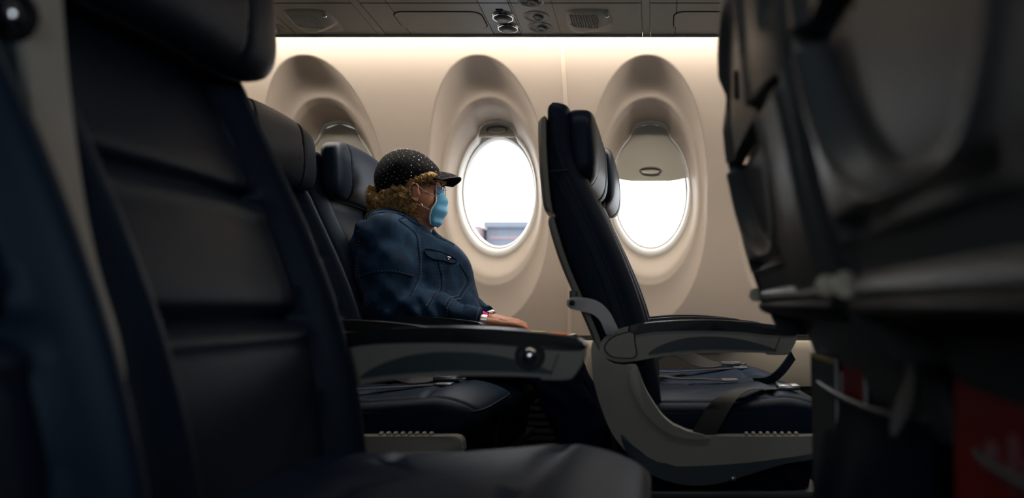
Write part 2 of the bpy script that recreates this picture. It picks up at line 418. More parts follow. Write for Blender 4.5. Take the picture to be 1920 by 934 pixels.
def service_unit():
    r = empty('passenger_service_unit', (0, 0, 0))
    segs = [(.0, .0735), (.0755, .3255), (.3275, .4085), (.4105, .776)]
    names = ['blank_panel', 'oxygen_panel', 'reading_light_panel', 'air_vent_panel']
    mts = ['psu', 'psu', 'psu_dark', 'psu']
    P = {}
    for (a, b), nme, mt in zip(segs, names, mts):
        bm = plate(bmesh.new(), a, b, YA, YB-.001, 0, -.010)
        P[nme] = bmo(nme, bm, mt, r, 30)
    bmo('backing', plate(bmesh.new(), 0, .776, YA, YB-.002, -.011, -.016), 'psu_line', r, 30)
    bmo('crease', plate(bmesh.new(), 0, .776, 2.178, 2.182, .0006, -.002), 'psu_line', r, 30)
    # oxygen mask door with dark gap round it
    bmo('door_gap', plate(bmesh.new(), .066, .322, 2.232, 2.353, .0006, -.002, .03), 'psu_line', r, 30)
    bmo('oxygen_mask_door', plate(bmesh.new(), .0695, .3185, 2.235, 2.350, .0022, -.002, .028), 'psu', r, 30)
    for yy in (2.267, 2.342):
        c = (.378, yy, pz(yy))
        lt = lathe('reading_light', [(.0335, .001), (.0332, -.0005), (.0290, -.0065), (.0275, -.0065), (.026, -.001), (.020, .004)], c, (0, .06, 1), 'chrome', r)
        lathe('light_lens', [(.0262, 0), (.0255, -.006), (.021, -.0105), (.011, -.013), (.0, -.0135)], c, (0, .06, 1), 'psu_dark', lt)
        bmo('light_button', plate(bmesh.new(), .366, .386, yy-.048, yy-.040, .002, 0, .002), 'psu_line', r, 30)
    for yy in (2.167, 2.267, 2.342):
        c = (.474, yy, pz(yy))
        b = lathe('air_vent', [(.037, .001), (.037, -.0015), (.034, -.002), (.030, .0), (.020, .0)], c, (0, .06, 1), 'psu_dark', r)
        nz_ = lathe('vent_nozzle', [(.016, .002), (.015, -.003), (.012, -.005), (.008, -.004), (.0, -.003)], (c[0]+.004, c[1]+.004, c[2]), (.15, .25, 1), 'psu_dark', b)
        lathe('nozzle_rim', [(.0122, -.0045), (.012, -.006), (.0105, -.006), (.010, -.0045)], (c[0]+.004, c[1]+.004, c[2]), (.15, .25, 1), 'shell', b)
    bmo('vent_outline', plate(bmesh.new(), .4155, .4165, 2.11, 2.385, .0006, -.001), 'psu_line', r, 30)
    bmo('vent_outline', plate(bmesh.new(), .529, .530, 2.11, 2.385, .0006, -.001), 'psu_line', r, 30)
    # loudspeaker cover: domed shell with slots
    x0, x1, y0, y1 = .556, .692, 2.215, 2.378
    n = 56; v = []; f = []; mi = []
    for j in range(n+1):
        for i in range(n+1):
            a, b = -1+2*i/n, -1+2*j/n
            # squircle map
            x = a*math.sqrt(max(0, 1-.22*b*b)); y = b*math.sqrt(max(0, 1-.22*a*a))
            h = (1-abs(a)**5)*(1-abs(b)**5)
            prof = .017*h*(.55+.45*smooth01((b+1)/1.2))
            # scooped lower corner
            prof *= 1-.75*smooth01((a*.6+b-.35)/.5)*(1 if b > 0 else 0)
            slot = 0
            if -.82 < a < .42 and -.72 < b < .12+.12*a:
                ph = (a+.82-.10*math.cos(b*2))/1.24*11
                if (ph % 1) < .42: slot = 1
            px_, py_ = (x0+x1)/2+x*(x1-x0)/2, (y0+y1)/2+y*(y1-y0)/2
            v.append((px_, py_, pz(py_)-prof+(.004 if slot else 0)))
    for j in range(n):
        for i in range(n): f.append((j*(n+1)+i, j*(n+1)+i+1, (j+1)*(n+1)+i+1, (j+1)*(n+1)+i))
    sp = pyd('speaker_cover', v, f, 'psu', r, 50)
    lathe('speaker_highlight', [(.006, .001), (.006, -.003), (.004, -.005), (.0, -.0055)], (.679, 2.238, pz(2.238)-.010), (-.3, 0, 1), 'chrome', sp)  # chrome knob stands in for the bright highlight on the cover
    bmo('edge_lip', plate(bmesh.new(), 0, .776, 2.396, 2.4015, .006, -.01, 0), 'psu', r, 30)
    return r
u0 = service_unit()
ulab = ['overhead service panel at the left, above the closed window shade and the woman\'s row', 'overhead service panel in the middle, above the woman\'s cap, with two reading lights showing',
        'overhead service panel at the right, running behind the dark seat backs']
for k, X in enumerate((-.8175-.801, -.8175, -.8175+.801)):
    o = u0 if k == 0 else copy_tree(u0)
    o.location = (X, 0, 0); tag(o, ulab[k], 'overhead panel', 'overhead service panels')
for k, X in enumerate((-.8405, -.0395)):
    bm = plate(bmesh.new(), X, X+.0215, YA, YB+.001, .001, -.018); plate(bm, X-.006, X+.0275, YA, YB, -.0105, -.018); plate(bm, X-.001, X+.0225, 2.396, 2.4015, .006, -.01)
    tag(bmo('trim_%d' % (5+k), bm, 'psu', None, 30), kind='structure')
# stowage bin above the service panels
pr = [(2.41, 1.580), (2.095, 1.580), (2.085, 1.535), (2.02, 1.56), (1.86, 1.66), (1.80, 1.80), (1.86, 2.12), (2.41, 2.12), (2.41, 1.60)]
bm = bmesh.new(); a = [bm.verts.new((-1.99, y, z)) for y, z in pr]; b = [bm.verts.new((1.59, y, z)) for y, z in pr]
bm.faces.new(a); bm.faces.new(b[::-1])
for i in range(len(pr)): bm.faces.new((a[i], a[(i+1) % len(pr)], b[(i+1) % len(pr)], b[i]))
tag(bmo('overhead_bin', bm, 'psu', None, 50), 'long grey stowage bin above the window wall, at the top edge', 'overhead bin')

# ------------------------------------------------------------------ seats
def S(px, py): return ((px-1230)/905, EYE-(py-575)/905)     # side drawing of the seat, in metres
FZ = np.array([.42, .505, .60, .694, .784, .873, .95, 1.007, 1.06, 1.12]); FX = np.array([-.002, -.004, -.018, -.041, -.073, -.112, -.150, -.176, -.186, -.190])
RZ = np.array([.42, .50, .616, .72, .80, .906, 1.018, 1.11]); RX = np.array([-.10, -.105, -.125, -.170, -.205, -.236, -.246, -.248])
_z = np.linspace(.40, 1.14, 80)
_k = np.ones(9)/9
FS = np.convolve(np.pad(np.interp(_z, FZ, FX), 4, mode='edge'), _k, 'valid'); RS = np.convolve(np.pad(np.interp(_z, RZ, RX), 4, mode='edge'), _k, 'valid')
fz = lambda z: np.interp(z, _z, FS); rz = lambda z: np.interp(z, _z, RS)
SW = .225
def groove(d, w): return np.exp(-(d/w)**2)
def front_x(u, z):
    au = np.abs(u); inw = .156+.012*np.sin((z-.5)*5)
    inset = .024*(1-smooth01((au-inw+.008)/.034))-.016*np.exp(-((au-.183)/.020)**2)
    inset *= smooth01((1.04-z)/.06)*.75+.25
    x = fz(z)-inset
    x = x-.011*groove(au-inw, .0075)
    inp = smooth01((inw+.004-au)/.01)
    for zs_, d in ((.838-.02*(1-(u/.15)**2)*0, .012), (.686, .012)):
        x = x-inp*(1.3*d*groove(z-zs_, .008)+.006*groove(z-zs_, .022)-.006*groove(z-zs_+.020, .008))
    x = x+inp*.006*np.cos(np.clip(u/.15, -1, 1)*PI/2)
    return x
def make_backrest(parent):
    nu_ = 91; zl = list(np.linspace(.43, 1.118, 130)); us = np.linspace(-1, 1, nu_)
    us = np.sign(us)*(1-(1-np.abs(us))**1.15)
    v = []; f = []
    caps = [(.0, .0)]
    levels = [(z, 1.0) for z in zl]
    for k in range(1, 9):
        a = k/8*PI/2; levels.append((1.118+.018*math.sin(a), 1-(1-math.cos(a))*.38))
    n = None
    for z, sq in levels:
        loop = []
        rx = float(rz(z))+.014
        mid = (float(fz(z))+rx)/2
        for u in us:
            uu = u*SW; x = float(front_x(uu, z))
            e = max(0, (abs(uu)-(SW-.030))/.030); x2 = x-(1-math.sqrt(max(0, 1-e*e)))*.034
            loop.append((x2, uu*1.0))
        for u in us[::-1]:
            uu = u*(SW-.006); e = max(0, (abs(uu)-(SW-.028))/.022); loop.append((rx+(1-math.sqrt(max(0, 1-min(e, 1)**2)))*.014, uu))
        for x, y in loop: v.append((mid+(x-mid)*sq, y*(1-(1-sq)*.12), z))
        n = len(loop)
    for j in range(len(levels)-1):
        for i in range(n): f.append((j*n+i, j*n+(i+1) % n, (j+1)*n+(i+1) % n, (j+1)*n+i))
    f.append(tuple(range(n))[::-1]); f.append(tuple((len(levels)-1)*n+i for i in range(n)))
    b = pyd('backrest', v, f, 'leather', parent, 50)
    # piping along both side edges and the upper cover seam
    for s in (-1, 1):
        bm = bmesh.new()
        add_tube(bm, [(float(fz(z))-.030, s*(SW+.0005), z) for z in np.linspace(.46, 1.11, 60)], .0022, 6)
        add_tube(bm, [(float(fz(z))-.052, s*(SW+.0002), z) for z in np.linspace(.46, .98, 50)], .0016, 6)
        add_tube(bm, [(x, s*(SW+.0008), .985+.06*(x+.25)) for x in np.linspace(-.225, -.185, 6)], .0022, 6)
        bmo('piping', bm, 'leather_seam', b, 60)
    return b
def make_headrest(parent, dx=0, dz=0, seams=True, th=.040, raise_=0):
    zc = 1.048+dz; xc = -.168+dx
    def df(x, y, z):
        w = .009*smooth01((abs(y)-.09)/.12)                # wings bent forward
        zn = z/.085
        if x > 0:
            x -= .004*math.exp(-((abs(y)-.118)/.004)**2)
        x += w-.006*zn-.012*max(0, -zn)**2*(1 if x > 0 else 0)
        return [x, y, z+.010*math.cos(y/.205*PI/2)]
    h = superq('headrest', xc, 0, zc, th, .212, .088, .55, .42, 'leather', parent, 140, 60, df)
    for s in (-1, 1):
        bm = bmesh.new()
        for off in (-.0035, .0035):
            pts = []
            for k in range(40):
                e = -1.35+2.7*k/39; z = .085*np.sign(math.sin(e))*abs(math.sin(e))**.45; x = th*abs(math.cos(e))**.5
                y = s*(.118+off); p = df(x-.001, y, z); pts.append((xc+p[0], y, zc+p[2]))
            add_tube(bm, pts, .0012, 5)
        bmo('headrest_stitching', bm, 'leather_seam', h, 60)
    box('headrest_post', xc-.06, xc-.02, -.10, .10, zc-.07, zc+.05, 'black', parent, .006)
    return h
def make_cushion(parent, cz=.447):
    # x: -.11 .. .39, y: +-.225, z: .40 .. .50
    def df(x, y, z):        # here x = thickness axis -> z ; swap below
        return [x, y, z]
    v = []; f = []; nu_, nv_ = 160, 60; cx, ax, ay, az = .140, .245, .224, .050
    sg = lambda c, e: np.sign(c)*np.abs(c)**e
    for j in range(nv_+1):
        eta = -PI/2+PI*j/nv_; ce, se = sg(math.cos(eta), .40), sg(math.sin(eta), .5)
        for i in range(nu_):
            om = 2*PI*i/nu_
            x = ax*ce*sg(math.cos(om), .28); y = ay*ce*sg(math.sin(om), .28); z = az*se
            if z > 0:
                z += .010*math.cos(y/.23*PI/2)*math.cos(x/.26*PI/2)-.008*smooth01((x-.12)/.12)*0
                z -= .006*groove(abs(y)-.186, .005)+.0075*(groove(x+.055+.012*math.sin(y*9), .007)+groove(x-.125-.010*math.sin(y*9), .007))*smooth01((.19-abs(y))/.02)
                z += .012*smooth01((x-.0)/.15)*smooth01((.24-x)/.1)
            else:
                x -= .03*(-z/az)*smooth01((x-.05)/.2)
            v.append((cx+x, y, cz+z))
    for j in range(nv_):
        for i in range(nu_): f.append((j*nu_+i, j*nu_+(i+1) % nu_, (j+1)*nu_+(i+1) % nu_, (j+1)*nu_+i))
    o = pyd('cushion', v, f, 'cushion_leather', parent, 180)
    bm = bmesh.new(); bm.from_mesh(o.data); bmesh.ops.remove_doubles(bm, verts=bm.verts, dist=1e-5); bmesh.ops.recalc_face_normals(bm, faces=bm.faces); bm.to_mesh(o.data); bm.free()
    loop = []
    for i in range(97):
        om = 2*PI*i/96; loop.append((cx+(ax-.004)*sg(math.cos(om), .28), (ay-.004)*sg(math.sin(om), .28), cz+.025))
    tube('cushion_welt', loop, .0030, 'leather_seam', o, 6)
    # cloth skirt with slanting folds below the cushion
    v = []; f = []; prof = 70
    nn = 200; rows = 14
    for r in range(rows+1):
        z = .435-.14*r/rows
        for i in range(nn):
            om = 2*PI*i/nn; X = .235*sg(math.cos(om), .25); Y = .214*sg(math.sin(om), .25)
            fold = .006*math.sin((X-.9*(.43-z))*95)*(.3+.7*math.sin(PI*r/rows))
            k = 1-.10*r/rows
            v.append((cx-.01+X*k, Y*k+np.sign(Y)*fold, z))
    for r in range(rows):
        for i in range(nn): f.append((r*nn+i, r*nn+(i+1) % nn, (r+1)*nn+(i+1) % nn, (r+1)*nn+i))
    f.append(tuple(rows*nn+i for i in range(nn))); f.append(tuple(range(nn))[::-1])
    pyd('cushion_skirt', v, f, 'skirt', parent, 180)
    return o
ARM = [S(*p) for p in ((1124, 652), (1128, 640), (1142, 626), (1168, 615), (1190, 612), (1250, 607), (1320, 605.5), (1390, 608), (1440, 613), (1478, 618), (1491, 624), (1494, 633), (1490, 646), (1482, 659), (1474, 665.5), (1440, 665.5), (1438, 662.5), (1360, 661), (1290, 663), (1240, 668), (1192, 677), (1160, 679), (1138, 672), (1127, 663))]
PADT = [S(*p) for p in ((1178, 613.5), (1190, 608.5), (1250, 602), (1320, 600), (1390, 602.5), (1440, 607.5), (1480, 613), (1493, 620), (1495, 628), (1480, 630), (1440, 628), (1380, 622), (1300, 620), (1230, 622), (1190, 628), (1179, 626))]
def make_arm(parent, yc, outer=-1, button=False, name='armrest', piv=True):
    """armrest lying along x; outer = side (in y) that carries the face detail"""
    a = prism(name, cr(ARM, 4, True), yc-.0205, yc+.0205, 'arm_grey', parent, .005)
    prism('arm_pad', cr(PADT, 4, True), yc-.022, yc+.022, 'arm_pad', a, .006)
    for s in (-1, 1):
        y0 = yc+s*.020; y1 = yc+s*.0215
        arc = [S(*p) for p in ((1215, 664), (1238, 648), (1275, 636), (1320, 631), (1375, 634), (1425, 645), (1455, 658), (1400, 656), (1340, 655), (1290, 657), (1245, 661))]
        prism('arm_side_inlay', cr(arc, 4, True), min(y0, y1), max(y0, y1), 'arm_patch', a, .0008, 1)
        cap = [S(*p) for p in ((1134, 654), (1140, 640), (1158, 628), (1186, 623), (1190, 640), (1192, 668), (1165, 671), (1145, 667))]
        y1 = yc+s*.0222
        prism('pivot_cap', cr(cap, 4, True), min(y0, y1), max(y0, y1), 'arm_grey', a, .0012, 1)
        ring = [(p[0], yc+s*.0212, p[1]) for p in cr(cap, 4, True)]; ring.append(ring[0])
        tube('cap_gap', ring, .0016, 'black', a, 6)
        end = [S(*p) for p in ((1462, 633), (1452, 660))]
        tube('end_joint', [(end[0][0], yc+s*.0207, end[0][1]), (end[1][0], yc+s*.0207, end[1][1])], .0008, 'black', a, 6)
    if button:
        c = (.217, yc+outer*.0205, .632)
        bz = lathe('recline_button', [(.0, .010), (.008, .009), (.0115, .006), (.0125, .0)], c, (0, outer, 0), 'chrome', a)
        lathe('button_ring', [(.013, -.001), (.013, .002), (.0195, .002), (.021, 0), (.021, -.001)], c, (0, outer, 0), 'black', a)
    return a
def make_side_frame(parent, y0, y1):
    outl = [S(*p) for p in ((1112, 640), (1120, 652), (1135, 672), (1160, 684), (1190, 683), (1197, 695), (1207, 722), (1222, 750), (1245, 782), (1275, 805), (1310, 816), (1380, 817), (1500, 817), (1540, 817), (1552, 822), (1556, 834), (1549, 850), (1470, 862), (1400, 884), (1340, 900), (1280, 901), (1225, 884), (1185, 857), (1150, 815), (1128, 765), (1113, 710), (1109, 660))]
    pts = cr(outl, 3, True)
    fr = prism('side_frame', pts, y0, y1, 'arm_grey', parent, .007)
    lowband = [S(*p) for p in ((1165, 812), (1200, 846), (1250, 870), (1310, 872), (1400, 866), (1500, 853), (1555, 845), (1549, 856), (1470, 868), (1400, 889), (1340, 906), (1280, 907), (1225, 890), (1182, 861))]
    prism('frame_lower_cover', cr(lowband, 3, True), y0-.004, y0+.010, 'arm_patch', fr, .003, 2)
    up = [S(*p) for p in ((1193, 690), (1201, 712), (1218, 745), (1243, 780), (1275, 803), (1312, 813), (1330, 822), (1290, 822), (1250, 810), (1210, 775), (1185, 730), (1178, 700))]
    prism('frame_flange', cr(up, 3, True), y0-.003, y1, 'arm_grey', fr, .003, 2)
    for k in range(8):
        x, z = S(1400+k*13.5, 814.5)
        sphere('frame_rib', (x, (y0+y1)/2, z), .0045, 'arm_grey', fr, (1, 2.6, 1), 10)
    c = S(1374, 896); lathe('frame_screw', [(.006, -.002), (.006, .003), (.003, .005), (0, .005)], (c[0], y0-.004, c[1]), (0, -1, 0), 'steel', fr, 14)
    return fr
def make_bracket(parent, y0, y1):
    o_ = [S(*p) for p in ((1063, 568), (1066, 560), (1078, 557), (1105, 560), (1125, 568), (1142, 585), (1153, 606), (1158, 622), (1140, 630), (1133, 618), (1124, 600), (1108, 588), (1080, 582), (1067, 577))]
    b = prism('recline_link', cr(o_, 4, True), y0, y1, 'bracket', parent, .003)
    c = S(1073, 568); lathe('link_bolt', [(.006, 0), (.006, .002), (.003, .003), (0, .003)], (c[0], y0, c[1]), (0, -1, 0), 'black', b, 14)
    # rod that joins the link to the back of the seat
    c2 = S(1073, 556); box('link_clip', c2[0]-.006, c2[0]+.008, y0+.002, y1+.02, c2[1]-.008, c2[1]+.012, 'shell_shaded', b, .002)
    return b
def make_shell(parent, mt='shell'):
    for nm, z0, z1 in (('upper_back_shell', .902, 1.105), ('lower_back_shell', .588, .893)):
        zl = np.linspace(z0, z1, 40); us = np.linspace(-1, 1, 41); v = []; f = []
        for z in zl:
            e = .020*(.5 if nm[0] == 'u' else .35)
            zn = (z-z0)/(z1-z0)
            rnd = .006*(1-math.sqrt(max(0, 1-(2*abs(zn-.5))**14)))
            loop = []
            for u in us:
                loop.append((float(rz(z))-.004+.012*smooth01((abs(u)-.90)/.10)*.6-(.010 if nm[0] == 'u' else .004)*(1-abs(u)**3)+rnd, u*(SW-.002)))
            for u in us[::-1]: loop.append((float(rz(z))+.013, u*(SW-.001)))
            v += [(x, y, z) for x, y in loop]
        n = 82
        for j in range(39):
            for i in range(n): f.append((j*n+i, j*n+(i+1) % n, (j+1)*n+(i+1) % n, (j+1)*n+i))
        f.append(tuple(range(n))[::-1]); f.append(tuple(39*n+i for i in range(n)))
        pyd(nm, v, f, mt, parent, 50)
def tray_h(u, z):                                 # relief of the stowed tray, backwards positive
    U = (np.abs((u-.05)/.155)**2.4+np.abs((z-.905)/.150)**2.4)**(1/2.4)
    h = .0
    h += .003*np.exp(-((U-1.03)/.05)**2)      # raised rim
    h -= .019*(1-smooth01((U-.86)/.13))
    # slot and lower framed field
    sl = smooth01((.132-np.abs(u-.066))/.010)
    h -= .012*np.exp(-((z-.7530)/.0055)**4)*sl
    fr = smooth01((.142-np.abs(u-.066))/.01)*smooth01((z-.716)/.006)*smooth01((.746-z)/.006)
    h -= .006*fr
    h += .004*np.exp(-((z-.709)/.005)**2)
    return h
def make_tray(parent):
    # lower: the tray table itself with ledge; upper: bulged shell with coat hook
    zl = np.linspace(.694, .880, 110); us = np.linspace(-1, 1, 130); v = []; f = []
    for z in zl:
        for u in us:
            uu = u*.214; e = max(0, (abs(u)-.93)/.07); ez = max(0, (z-.872)/.008)
            v.append((float(rz(z))-.030-.016*float(smooth01((.87-z)/.16))-float(tray_h(uu, z))+.012*(1-math.sqrt(max(0, 1-e*e)))+.006*(1-math.sqrt(max(0, 1-min(ez, 1)**2))), uu, z))
    nA = len(us)
    for j in range(len(zl)-1):
        for i in range(nA-1): f.append((j*nA+i, j*nA+i+1, (j+1)*nA+i+1, (j+1)*nA+i))
    base = len(v)
    for z in zl:
        for u in us[[0, -1]]: v.append((float(rz(z))-.004, u*.214, z))
    for j in range(len(zl)-1):
        f.append((j*nA, (j+1)*nA, base+2*(j+1), base+2*j)); f.append((j*nA+nA-1, base+2*j+1, base+2*(j+1)+1, (j+1)*nA+nA-1))
    top = (len(zl)-1)*nA; tb = base+2*(len(zl)-1)
    f.append(tuple([top+i for i in range(nA)]+[tb+1, tb])); f.append(tuple([i for i in range(nA)][::-1]+[base, base+1]))
    t = pyd('tray_table', v, f, 'shell_shaded', parent, 60)
    led = [(-.128, .700), (-.17, .708), (-.200, .712), (-.211, .706), (-.213, .699), (-.205, .692), (-.18, .686), (-.150, .682), (-.125, .684)]
    prism('tray_ledge', cr(led, 4, True), -.222, .222, 'black', parent, .006)
    # side rails that frame the tray
    for s in (-1, 1):
        pr_ = [(float(rz(z))-.024-.016*float(smooth01((.87-z)/.16)), z) for z in np.linspace(.66, .893, 14)]+[(float(rz(z))+.01, z) for z in np.linspace(.893, .66, 14)]
        prism('tray_rail', pr_, min(s*.2155, s*.2235), max(s*.2155, s*.2235), 'shell_shaded', parent, .002, 2)
    for s in (-1, 1):
        lathe('tray_hinge', [(.0095, 0), (.0095, .003), (.007, .006), (0, .007)], (-.216, s*.220, .716), (0, s, 0), 'ivory', parent, 18)
    # upper shell bulge
    zl = np.linspace(.892, 1.125, 70); us = np.linspace(-1, 1, 90); v = []; f = []
    for z in zl:
        zn = (z-.892)/(1.125-.892)
        for u in us:
            uu = u*.219
            b = .016*(1-abs(u)**6)*(1-max(0, (zn-.88)/.12)**2*.6)+.007+.009*(1-zn)**2
            Uv = math.hypot((uu-.05)/.155, (z-.905)/.150*1.0)
            b += .006*math.exp(-((Uv-1)/.06)**2)-.010*(1-smooth01((Uv-.82)/.14))
            b -= .008*smooth01((abs(uu)-.172)/.006)*smooth01((.204-abs(uu))/.006)*smooth01((z-.93)/.03)*smooth01((1.08-z)/.03)
            v.append((float(rz(z))-b, uu, z))
    nA = len(us)
    for j in range(len(zl)-1):
        for i in range(nA-1): f.append((j*nA+i, j*nA+i+1, (j+1)*nA+i+1, (j+1)*nA+i))
    base = len(v)
    for z in zl:
        for u in us[[0, -1]]: v.append((float(rz(z))-.004, u*.219, z))
    for j in range(len(zl)-1):
        f.append((j*nA, (j+1)*nA, base+2*(j+1), base+2*j)); f.append((j*nA+nA-1, base+2*j+1, base+2*(j+1)+1, (j+1)*nA+nA-1))
    top = (len(zl)-1)*nA; tb = base+2*(len(zl)-1)
    f.append(tuple([top+i for i in range(nA)]+[tb+1, tb])); f.append(tuple([i for i in range(nA)][::-1]+[base, base+1]))
    us_ = pyd('upper_shell_cover', v, f, 'shell_shaded', parent, 60)
    # coat hook and latch near the far edge
    box('coat_hook_slot', float(rz(.955))-.0225, float(rz(.955))-.010, .052, .064, .938, .972, 'black', us_, .004)
    # pocket below
    zl = np.linspace(.30, .607, 40); us = np.linspace(-1, 1, 60); v = []; f = []
    for z in zl:
        zn = (z-.30)/.307
        for u in us:
            b = .034*(1-abs(u)**6)*(.55+.45*math.sin(PI*min(1, zn*1.1)))+.010*zn
            wr = .0025*math.sin(u*9+z*20)*math.sin(zn*PI)
            v.append((-.116-b-wr, u*.205, z-(.006*(1-abs(u)**2) if zn > .97 else 0)))
    for z in zl[::-1]:
        zn = (z-.30)/.307
        for u in us:
            b = .034*(1-abs(u)**6)*(.55+.45*math.sin(PI*min(1, zn*1.1)))+.010*zn
            v.append((-.113-b+.002, u*.203, z-(.006*(1-abs(u)**2) if zn > .97 else 0)))
    nA = 60
    for j in range(79):
        for i in range(nA-1): f.append((j*nA+i, j*nA+i+1, (j+1)*nA+i+1, (j+1)*nA+i))
    p = pyd('seat_pocket', v, f, 'leather', parent, 60)
    tube('pocket_binding', [(-.116-(.034*(1-abs(u)**6)*.67+.010), u*.205, .607-.006*(1-u*u)) for u in us], .0042, 'shell_shaded', p, 8)
    bb = [(-.104, .28), (-.108, .40), (-.112, .55), (-.124, .694), (-.10, .694), (-.085, .28)]
    prism('pocket_back_panel', bb, -.222, .2225, 'black', parent, .003)
    for s in (-1,):
        sp = [(-.167, .688), (-.158, .676), (-.150, .664), (-.1455, .648), (-.148, .628), (-.156, .606), (-.163, .596), (-.164, .608), (-.158, .626), (-.152, .642), (-.1525, .655), (-.160, .670), (-.168, .682)]
        prism('side_spreader', cr(sp, 3, True), -.222, -.2165, 'shell', parent, .002)
def make_belt(parent, style):
    if style == 0:      # limp strap arched over the cushion, buckle tongue resting to the front
        b = ribbon('seat_belt', [(-.035, .16, .505), (.0, .13, .535), (.035, .10, .562), (.075, .08, .560), (.12, .07, .535), (.17, .07, .520), (.215, .08, .518)], .045, [(.3, .7, .5), (.3, .5, .7), (.3, .4, .85), (.3, .4, .85), (.2, .5, .7), (.1, .8, .4), (.1, 1, .1)], 'webbing', parent)
        box('buckle', .205, .265, .058, .102, .515, .527, 'steel', b, .004)
        box('buckle_tongue', .262, .285, .066, .094, .518, .522, 'chrome', b, .001)
        b2 = ribbon('seat_belt', [(-.02, -.19, .49), (.0, -.17, .515), (.05, -.14, .513), (.12, -.10, .514), (.18, -.06, .514), (.24, -.02, .514)], .045, (.2, 1, 0), 'webbing', parent)
        box('buckle_tongue', .235, .275, -.04, .0, .513, .518, 'steel', b2, .001)
    else:               # strap hanging over the near side of the cushion
        b = ribbon('seat_belt', [(.06, -.262, .34), (.075, -.262, .39), (.105, -.255, .445), (.145, -.225, .500), (.19, -.17, .518), (.24, -.13, .516), (.28, -.10, .513)], .046, [(1, 0, -.55), (1, 0, -.5), (1, .1, -.4), (.9, -.5, -.1), (.5, -.9, 0), (.2, -1, 0), (.1, -1, 0)], 'webbing', parent)
        box('buckle', .275, .325, -.125, -.080, .511, .523, 'steel', b, .004)
        b2 = ribbon('seat_belt', [(-.02, .19, .49), (.0, .17, .517), (.06, .13, .515), (.12, .11, .516), (.17, .09, .514)], .045, (.2, 1, 0), 'webbing', parent)
        box('buckle_tongue', .165, .205, .07, .11, .513, .518, 'steel', b2, .001)
        ribbon('seat_belt', [(.25, .10, .512), (.28, .05, .519), (.302, 0, .545), (.325, -.03, .585)], .034, (.35, .6, -.5), 'arm_patch', parent, .004)
def make_legs(parent):
    for s in (-1, 1):
        pts = [(.26, s*.12, 0), (.24, s*.12, .14), (.20, s*.12, .30)]
        tube('seat_leg', pts, .014, 'steel', parent); tube('seat_leg', [(-.08, s*.12, 0), (-.02, s*.12, .15), (.05, s*.12, .30)], .014, 'steel', parent)
    box('seat_pan', -.09, .36, -.20, .20, .285, .302, 'shell_shaded', parent, .005)

def seat(x, y, label, group, frame=None, arms=(), belt=None, hr=(0, 0), hth=.040, tray=True, raised=None, cz=.447):
    r = empty('airline_seat', (x, y, 0)); tag(r, label, 'seat', group)
    make_backrest(r); make_shell(r, 'shell_shaded' if tray else 'shell'); make_headrest(r, hr[0], hr[1], th=hth); make_cushion(r, cz); make_legs(r)
    if tray: make_tray(r)
    for (yc, outer, btn) in arms: make_arm(r, yc, outer, btn)
    if frame is not None:
        make_side_frame(r, *frame); make_bracket(r, frame[0]+.004, frame[1]-.012)
    if belt is not None: make_belt(r, belt)
    if raised is not None:
        a = make_arm(r, raised, -1, False, 'raised_armrest')
        # button on the face towards the camera
        c = (.195, raised-.0205, .614)
        lathe('recline_button', [(.0, .010), (.008, .009), (.0115, .006), (.0125, .0)], c, (0, -1, 0), 'chrome', a)
        lathe('button_ring', [(.013, -.001), (.013, .002), (.0195, .002), (.021, 0), (.021, -.001)], c, (0, -1, 0), 'black', a)
        piv = Vector((-.085, 0, .632)); R_ = Matrix.Rotation(math.radians(-96), 4, 'Y')
        mtx = Matrix.Translation(piv+Vector((.014, 0, 0))) @ R_ @ Matrix.Translation(-piv)
        a.matrix_local = mtx; a['label'] = 'grey armrest folded up between two seat backs'
    return r
ROW_A, ROW_B, NEAR_A, NEAR_B = -.76, 0.0, -.39, .352
GA, GB = 'seats of the window-side rows', 'seats of the near rows'
seat(ROW_B, 1.90, 'empty navy leather aisle seat beside the half-shaded window, seen from its side', GA, (-.272, -.238), ((-.245, -1, False),), 1, tray=False)
seat(ROW_B, 2.405, 'empty navy leather seat against the wall under the half-shaded window', GA, None, ((-.255, -1, False), (.262, -1, False)), 0, hr=(.012, .018), tray=False)
seat(ROW_A, 1.90, 'navy leather aisle seat between the woman\'s seat and the aisle', GA, (-.272, -.238), ((-.245, -1, False),), 0, hr=(-.010, .034), tray=False)
seat(ROW_A, 2.405, 'navy leather window seat the woman in the cap sits in', GA, None, ((-.255, -1, False),), None, hr=(.010, .036), tray=False, cz=.420)
seat(NEAR_A, .85, 'large blurred navy leather seat facing right, with long armrest and silver button', GB, None, ((.253, -1, True),), None, hr=(.012, .020), hth=.050, tray=False, raised=-.2525, cz=.462)
seat(NEAR_A+.046, .345, 'blurred navy leather seat cut off by the left edge of the picture', GB, None, (), None, tray=False)
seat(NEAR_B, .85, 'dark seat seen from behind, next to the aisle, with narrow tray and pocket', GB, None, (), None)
seat(NEAR_B, .345, 'dark seat back filling the right edge, with large stowed tray table', GB, None, (), None)

